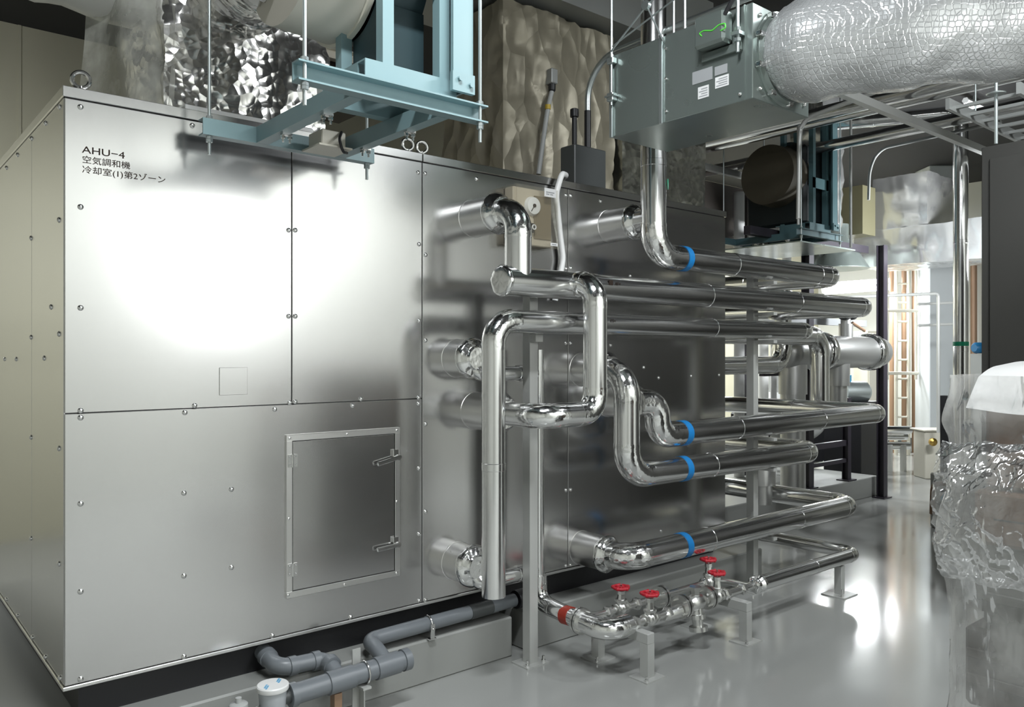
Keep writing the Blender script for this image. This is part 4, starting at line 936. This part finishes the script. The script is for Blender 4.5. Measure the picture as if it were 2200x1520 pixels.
for k, (z, xe, lb) in enumerate(((1.76, 6.05, 'upper silver elbow pipe just past the far end of the unit'), (1.50, 5.95, 'lower silver elbow pipe just past the far end of the unit'))):
    t = thing('elbow_pipe', (5.4, .5, z), lb, 'pipe', 'elbow pipes past the unit end')
    pipe_run(t, [(4.6, .48+.1*k, z), (xe-.35*k+.2, .48+.1*k, z), (xe-.35*k+.2, .48+.1*k, 2.35 if k else 1.05)], .085 if k == 0 else .075, .16)
for k, (x, y, r, z0, z1, lb) in enumerate(((5.02, .30, .115, .40, .90, 'tapered silver drop pipe under the fifth long pipe run'), (5.25, 1.15, .16, .22, 1.45, 'pale jacketed vessel behind the second steel post'), (5.75, 1.45, .12, .22, 1.45, 'narrower jacketed vessel right of the second steel post'))):
    t = thing('pipe_vessel', (x, y, z0), lb, 'vessel'); h_ = z1-z0
    MB().lathe((x, y, z0), (0, 0, 1), [(0, r*.75), (h_*.3, r*.78), (h_*.31, r), (h_-.04, r), (h_, r*.8)], 26).build('shell', SATIN, t, 40)
    MB().lathe((x, y, z0+h_*.62), (0, 0, 1), [(0, r+.004), (.03, r+.004)], 26).build('seam', GALVROD, t)
for k, (x, z, lb) in enumerate(((4.75, .62, 'upper small silver return bend low at the unit end'), (4.72, .36, 'lower small silver return bend low at the unit end'))):
    t = thing('return_bend', (x, .6, z), lb, 'pipe', 'small return bends')
    pipe_run(t, [(4.5, .8, z+.1), (x+.30+.08*k, .8, z+.1), (x+.30+.08*k, .8, max(.06, z-.25))], .05, .09)
tv = thing('pump_casing', (7.2, 1.5, .4), 'pale rounded pump casing with tapered neck inside the black frame', 'pump')
MB().lathe((7.10, 1.42, .76), (1, 0, .12), [(0, .05), (.03, .14), (.12, .19), (.55, .19), (.66, .17), (.72, .06)], 28).build('body', PVCL, tv, 50)
MB().lathe((7.35, 1.42, .70), (.1, 0, -1), [(0, .17), (.2, .15), (.34, .10), (.48, .09)], 24).build('neck', PVCL, tv, 50)

ch = thing('chiller_unit', (8.7, 3.0, 0), 'distant dark based machine with pale domed top seen through the pipes', 'machine')
p = at_d(1670, 840, 10.3)
MB().box(p.x-.45, p.x+.45, p.y-.4, p.y+.4, .22, .85, .02).build('base', BLACK, ch)
MB().lathe((p.x, p.y, .85), (0, 0, 1), [(0, .42), (.12, .40), (.22, .25), (.26, .14), (.62, .13)], 28).build('dome', PVCL, ch, 50)
MB().lathe((p.x, p.y, 1.47), (0, 0, 1), [(0, .15), (.03, .15), (.031, .12), (.5, .12)], 24).build('stack', JACKET, ch, 50)
mt_ = thing('pump_motor', (9.2, 2.2, .9), 'small blue and silver pump motor beyond the black frame', 'motor')
p = at_d(1822, 842, 10.5)
MB().lathe((p.x-.2, p.y, p.z), (1, -.6, 0), [(0, .08), (.03, .14), (.34, .14), (.38, .10)], 22).build('casing', GALVROD, mt_, 40)
MB().lathe((p.x-.12, p.y-.03, p.z+.12), (0, 0, 1), [(0, .07), (.1, .07)], 14).build('terminal_head', BLUEP, mt_)
MB().box(p.x-.25, p.x+.3, p.y-.3, p.y+.2, 0, p.z-.12).build('pedestal', BLACK, mt_)
# pale cupboards against the back and far walls
for k, (px0, px1, d_, z1, lb) in enumerate(((1648, 1722, 12.2, 2.1, 'pale cupboard seen between the long pipes behind the machinery'), (1848, 1892, 12.4, 1.95, 'pale cupboard left of the tall black post with a small handle'))):
    a, b = at_d(px0, 760, d_), at_d(px1, 760, d_); cxm = (a+b)/2
    t = thing('cupboard', (cxm.x, cxm.y, 0), lb, 'cupboard', 'pale cupboards')
    w_ = (b-a).length
    M_ = Matrix.Rotation(math.atan2(RGT.y, RGT.x), 3, 'Z')
    MB().box(cxm.x-w_/2, cxm.x+w_/2, cxm.y-.25, cxm.y+.25, 0, z1, .01, rot=M_).build('body', CREAM, t)
    MB().box(cxm.x-w_/2+.02, cxm.x-.01, cxm.y-.272, cxm.y-.252, .12, z1-.05, .004, rot=M_, pivot=(cxm.x, cxm.y, 1)).build('door', CREAM, t)
    MB().box(cxm.x+.01, cxm.x+w_/2-.02, cxm.y-.272, cxm.y-.252, .12, z1-.05, .004, rot=M_, pivot=(cxm.x, cxm.y, 1)).build('door', CREAM, t)
    MB().box(cxm.x+.03, cxm.x+.06, cxm.y-.29, cxm.y-.272, 1.0, 1.14, .003, rot=M_, pivot=(cxm.x, cxm.y, 1)).build('handle', DARKBOX, t)
# upright white pipes along the back
for k, (px, d_, r, lb) in enumerate(((1588, 9.0, .06, 'first white upright pipe right of the unit end'), (1614, 9.3, .045, 'second white upright pipe right of the unit end'), (1640, 9.6, .06, 'third white upright pipe right of the unit end'),
                                    (1662, 9.2, .035, 'fourth, slimmer white upright pipe right of the unit end'), (1690, 9.8, .055, 'fifth white upright pipe right of the unit end'))):
    p = at_d(px, 760, d_); tag(MB().cyl((p.x, p.y, .22), (p.x, p.y, 3.4), r, 16).build('upright_pipe', WHITE, smooth=40), lb, 'pipe', 'white upright pipes')
p = at_d(1650, 690, 9.0); tag(MB().box(p.x-.08, p.x+.08, p.y-.05, p.y+.05, p.z-.05, p.z+.03, .008).build('alarm_box', RED), 'tiny red box between the white upright pipes', 'box')

# ================================================================== far end of the room
lf = thing('tube_light', tuple(at_d(1840, 618, 13.3)), 'glaring twin tube light seen beyond the pipe ends', 'light')
p0, p1 = at_d(1772, 622, 13.2), at_d(1912, 612, 13.2)
for dz in (-.05, .07): MB().cyl(tuple(p0+Vector((0, 0, dz))), tuple(p1+Vector((0, 0, dz))), .038, 14).build('tube', TUBE, lf)
mb = MB(); mb.sweep([tuple(p0+FWD*.09), tuple(p1+FWD*.09)], .06, 8); mb.build('housing', WHITE, lf)
for q_ in (p0, p1): MB().cyl((q_.x+FWD.x*.09, q_.y+FWD.y*.09, q_.z), (q_.x+FWD.x*.09, q_.y+FWD.y*.09, ZC), .006, 8).build('hanger_rod', GALVROD, lf)
for k, (lx, ly, lz, p_, tg) in enumerate(FILL_AND_TUBE):
    if k == 9: continue                                  # the lamp seen end-on at the far wall is the twin tube light itself
    where = ('added as fill above the front of the unit', 'added as fill above the valves', 'added to wash the wall behind the photographer, left end', 'added to wash the wall behind the photographer, middle', 'added to wash the wall behind the photographer, right end',
             'added left of the unit to wash the back wall', 'hidden behind the dark cabinet', 'added above the far machinery', 'added above the far corridor')[k]
    t = thing('unseen_strip_light', (lx, ly, lz), 'unseen white strip light ' + where, 'light', 'unseen strip lights')  # bodies for the unseen lamps added to light the room and the steel
    MB().box(lx-.62, lx+.62, ly-.06, ly+.06, lz-.03, lz+.05, .004).build('housing', WHITE, t)
    for sx in (-.5, .5): MB().cyl((lx+sx, ly, lz), (lx+sx, ly, ZC), .006, 8).build('hanger_rod', GALVROD, t)
fl = thing('floodlight', tuple(FLOOD), 'round floodlight on a stand behind the photographer', 'light')
v_ = (Vector((0.595, 0, 1.99)) - FLOOD).normalized()
MB().lathe(FLOOD - v_*.03, -v_, [(0, .17), (.04, .165), (.12, .09), (.15, .05)], 28).build('housing', BLACK, fl, 40)
MB().cyl((FLOOD.x-v_.x*.1, FLOOD.y-v_.y*.1, .02), (FLOOD.x-v_.x*.1, FLOOD.y-v_.y*.1, FLOOD.z-.06), .02, 12).build('pole', BLACK, fl)
MB().lathe((FLOOD.x-v_.x*.1, FLOOD.y-v_.y*.1, 0), (0, 0, 1), [(0, .3), (.02, .3), (.03, .03)], 24).build('base', BLACK, fl)

a, b = at_d(1981, 760, 12.2), at_d(2047, 760, 12.2); c = (a+b)/2; w_ = (b-a).length
struct(MB().box(c.x-w_/2, c.x+w_/2, c.y-.22, c.y+.22, 0, ZC, .01, rot=Matrix.Rotation(math.atan2(RGT.y, RGT.x), 3, 'Z')).build('column', WALLW))
ld = thing('wall_ladder', tuple(at_d(1938, 760, 12.6)), 'pale caged wall ladder left of the pale grey column', 'ladder')
M_ = math.atan2(RGT.y, RGT.x)
q0, q1 = at_d(1925, 760, 12.7), at_d(1952, 760, 12.7)
for q_ in (q0, q1): MB().cyl((q_.x, q_.y, 0), (q_.x, q_.y, 3.2), .028, 10).build('side_rail', CREAM, ld)
r0 = MB().cyl((q0.x, q0.y, .3), (q1.x, q1.y, .3), .016, 8).build('rung', CREAM, ld)
for k in range(1, 10): dup(r0, (0, 0, .3*k), ld)
for q_ in (at_d(1906, 760, 12.3), at_d(1968, 760, 12.3)): MB().cyl((q_.x, q_.y, 1.2), (q_.x, q_.y, 3.2), .022, 8).build('cage_bar', CREAM, ld)
for z in (1.3, 2.25, 3.1):
    A_, B_ = at_d(1902, 760, 12.25), at_d(1972, 760, 12.25); MB().cyl((A_.x, A_.y, z), (B_.x, B_.y, z), .025, 8).build('cage_hoop', CREAM, ld)
for k, (px, lb) in enumerate(((1918, 'leftmost brown riser pipe behind the wall ladder'), (1944, 'middle brown riser pipe behind the wall ladder'), (1966, 'rightmost brown riser pipe behind the wall ladder'), (2057, 'brown riser pipe just right of the pale grey column'), (2092, 'brown riser pipe beside the dark cabinet edge'))):
    p = at_d(px, 760, 13.0); tag(MB().cyl((p.x, p.y, 0), (p.x, p.y, 3.6), .05, 14).build('riser_pipe', BROWNP, smooth=40), lb, 'pipe', 'brown riser pipes')
hr_ = thing('handrail', tuple(at_d(1990, 640, 10.0)), 'slim grey handrail with one drop leg crossing before the pale column', 'handrail')
MB().sweep(smooth_path([tuple(at_d(1800, 640, 9.6)), tuple(at_d(2016, 631, 10.0)), tuple(at_d(2016, 930, 10.0))], .05), .02, 10).build('rail', GREYSTEEL, hr_, 60)
for (py, d_) in ((650, 10.4), (696, 10.4)): MB().cyl(tuple(at_d(1972, py+4, d_)), tuple(at_d(2060, py, d_)), .018, 10).build('side_arm', GREYSTEEL, hr_)
bp = thing('pipe_bench', tuple(at_z(1900, 1000, 0)), 'low bank of silver pipes on short legs beyond the black post', 'pipework')
Q0, Q1 = at_d(1856, 940, 10.8), at_d(1955, 940, 11.0)
for dz, dd in ((.10, 0), (0, .12), (-.12, .05)):
    o_ = FWD*dd; MB().sweep(smooth_path([tuple(Q0+o_+Vector((0, 0, dz-.3))), tuple(Q0+o_+Vector((0, 0, dz))), tuple(Q1+o_+Vector((0, 0, dz)))], .1), .055, 14).build('pipe_length', JACKET, bp, 60)
for t_ in (.55, .85):
    q_ = Q0.lerp(Q1, t_); MB().box(q_.x-.03, q_.x+.03, q_.y-.03, q_.y+.03, 0, q_.z-.1).build('leg', GREYSTEEL, bp)
q_ = at_d(1882, 925, 10.9); MB().box(q_.x-.08, q_.x+.08, q_.y-.05, q_.y+.05, q_.z-.04, q_.z+.05).build('blue_tag', BLUEP, bp)
# boxes at the foot of the pale column
a = at_z(2003, 985, .0); 
ub = thing('utility_box', (a.x, a.y, 0), 'cream utility box with brass fitting at the foot of the pale column', 'box')
p = at_d(2006, 955, 10.4); MB().box(p.x-.19, p.x+.19, p.y-.15, p.y+.15, .0, p.z+.18, .01, rot=Matrix.Rotation(M_, 3, 'Z')).build('body', CREAM, ub)
MB().box(p.x-.22, p.x+.22, p.y-.18, p.y+.18, p.z+.18, p.z+.20, .004, rot=Matrix.Rotation(M_, 3, 'Z')).build('lid', CREAM, ub)
q_ = at_d(2003, 950, 10.12); MB().lathe(q_, -FWD, [(0, .05), (.03, .05), (.05, .02)], 14).build('fitting', mat('brass', (.55, .36, .10), 1, .3), ub)
p = at_d(2020, 1062, 7.2)
kb = thing('kerb_block', (p.x, p.y, 0), 'pale kerb block with drain cock half hidden by the film wrapped load', 'block')
p = at_d(2004, 1062, 7.4); MB().box(p.x, p.x+.7, p.y-.3, p.y+.05, 0, .50, .01, rot=Matrix.Rotation(M_, 3, 'Z'), pivot=(p.x, p.y, 0)).build('block', PLINTHM, kb)
dk = thing('drain_cock', tuple(at_d(2010, 1060, 6.6)), 'small elbow pipe with blue lever at the kerb block', 'valve')
MB().sweep(smooth_path([tuple(at_d(2034, 1036, 7.38)), tuple(at_d(2030, 1040, 6.7)), tuple(at_d(2005, 1040, 6.6)), tuple(at_d(2003, 1105, 6.6))], .06), .022, 12).build('pipe', BROWNP, dk, 60)
q_ = at_d(2022, 1078, 6.5); MB().lathe(q_, RGT+Vector((0, 0, -.4)), [(-.03, .035), (.05, .04), (.09, .03)], 14).build('cock_body', BLACK, dk)
MB().lathe(q_+Vector((0, 0, .03))-FWD*.05, -FWD+Vector((0, 0, .5)), [(0, .03), (.04, .035)], 14).build('lever', BLUEP, dk)
p = at_d(2034, 885, 9.0)
tag(MB().box(p.x-.05, p.x+.05, p.y-.05, p.y+.05, 0, p.z+.18).build('bracket_post', BLACK), 'short black bracket post right of the cream utility box', 'post')

tag(MB().box(5.0, 8.6, 2.05, 2.9, 2.84, 3.50).build('overhead_box', MATS['dark_brown_sheet']), 'added dark block hiding the pale wall behind the distant hung fan', 'duct')  # block added to keep the background behind the far fan dark
p = at_d(2100, 748, 11.0)
bm_ = thing('pump_motor', (p.x, p.y, p.z-.15), 'small bright blue motor just left of the dark cabinet edge', 'motor')
MB().lathe((p.x-.12, p.y, p.z), (1, -.4, 0), [(0, .05), (.03, .075), (.25, .075), (.28, .05)], 20).build('casing', mat('deep_blue', (.01, .10, .22), 0, .4), bm_, 40)
MB().box(p.x-.08, p.x+.12, p.y-.12, p.y+.06, 0, p.z-.08).build('pedestal', EQUIPGREY, bm_)
p0, p1 = at_d(2074, 226, 8.6), at_d(2108, 241, 8.9)
el = thing('tube_light', tuple((p0+p1)/2), 'short lit tube light under the ceiling right of the drop pipe', 'light')
MB().cyl(tuple(p0), tuple(p1), .022, 12).build('tube', TUBE, el)
MB().sweep([tuple(p0+Vector((0, 0, .05))), tuple(p1+Vector((0, 0, .05)))], .035, 6).build('housing', WHITE, el)
q_ = (p0+p1)/2; MB().cyl((q_.x, q_.y, q_.z+.05), (q_.x, q_.y, ZC), .006, 8).build('hanger_rod', GALVROD, el)
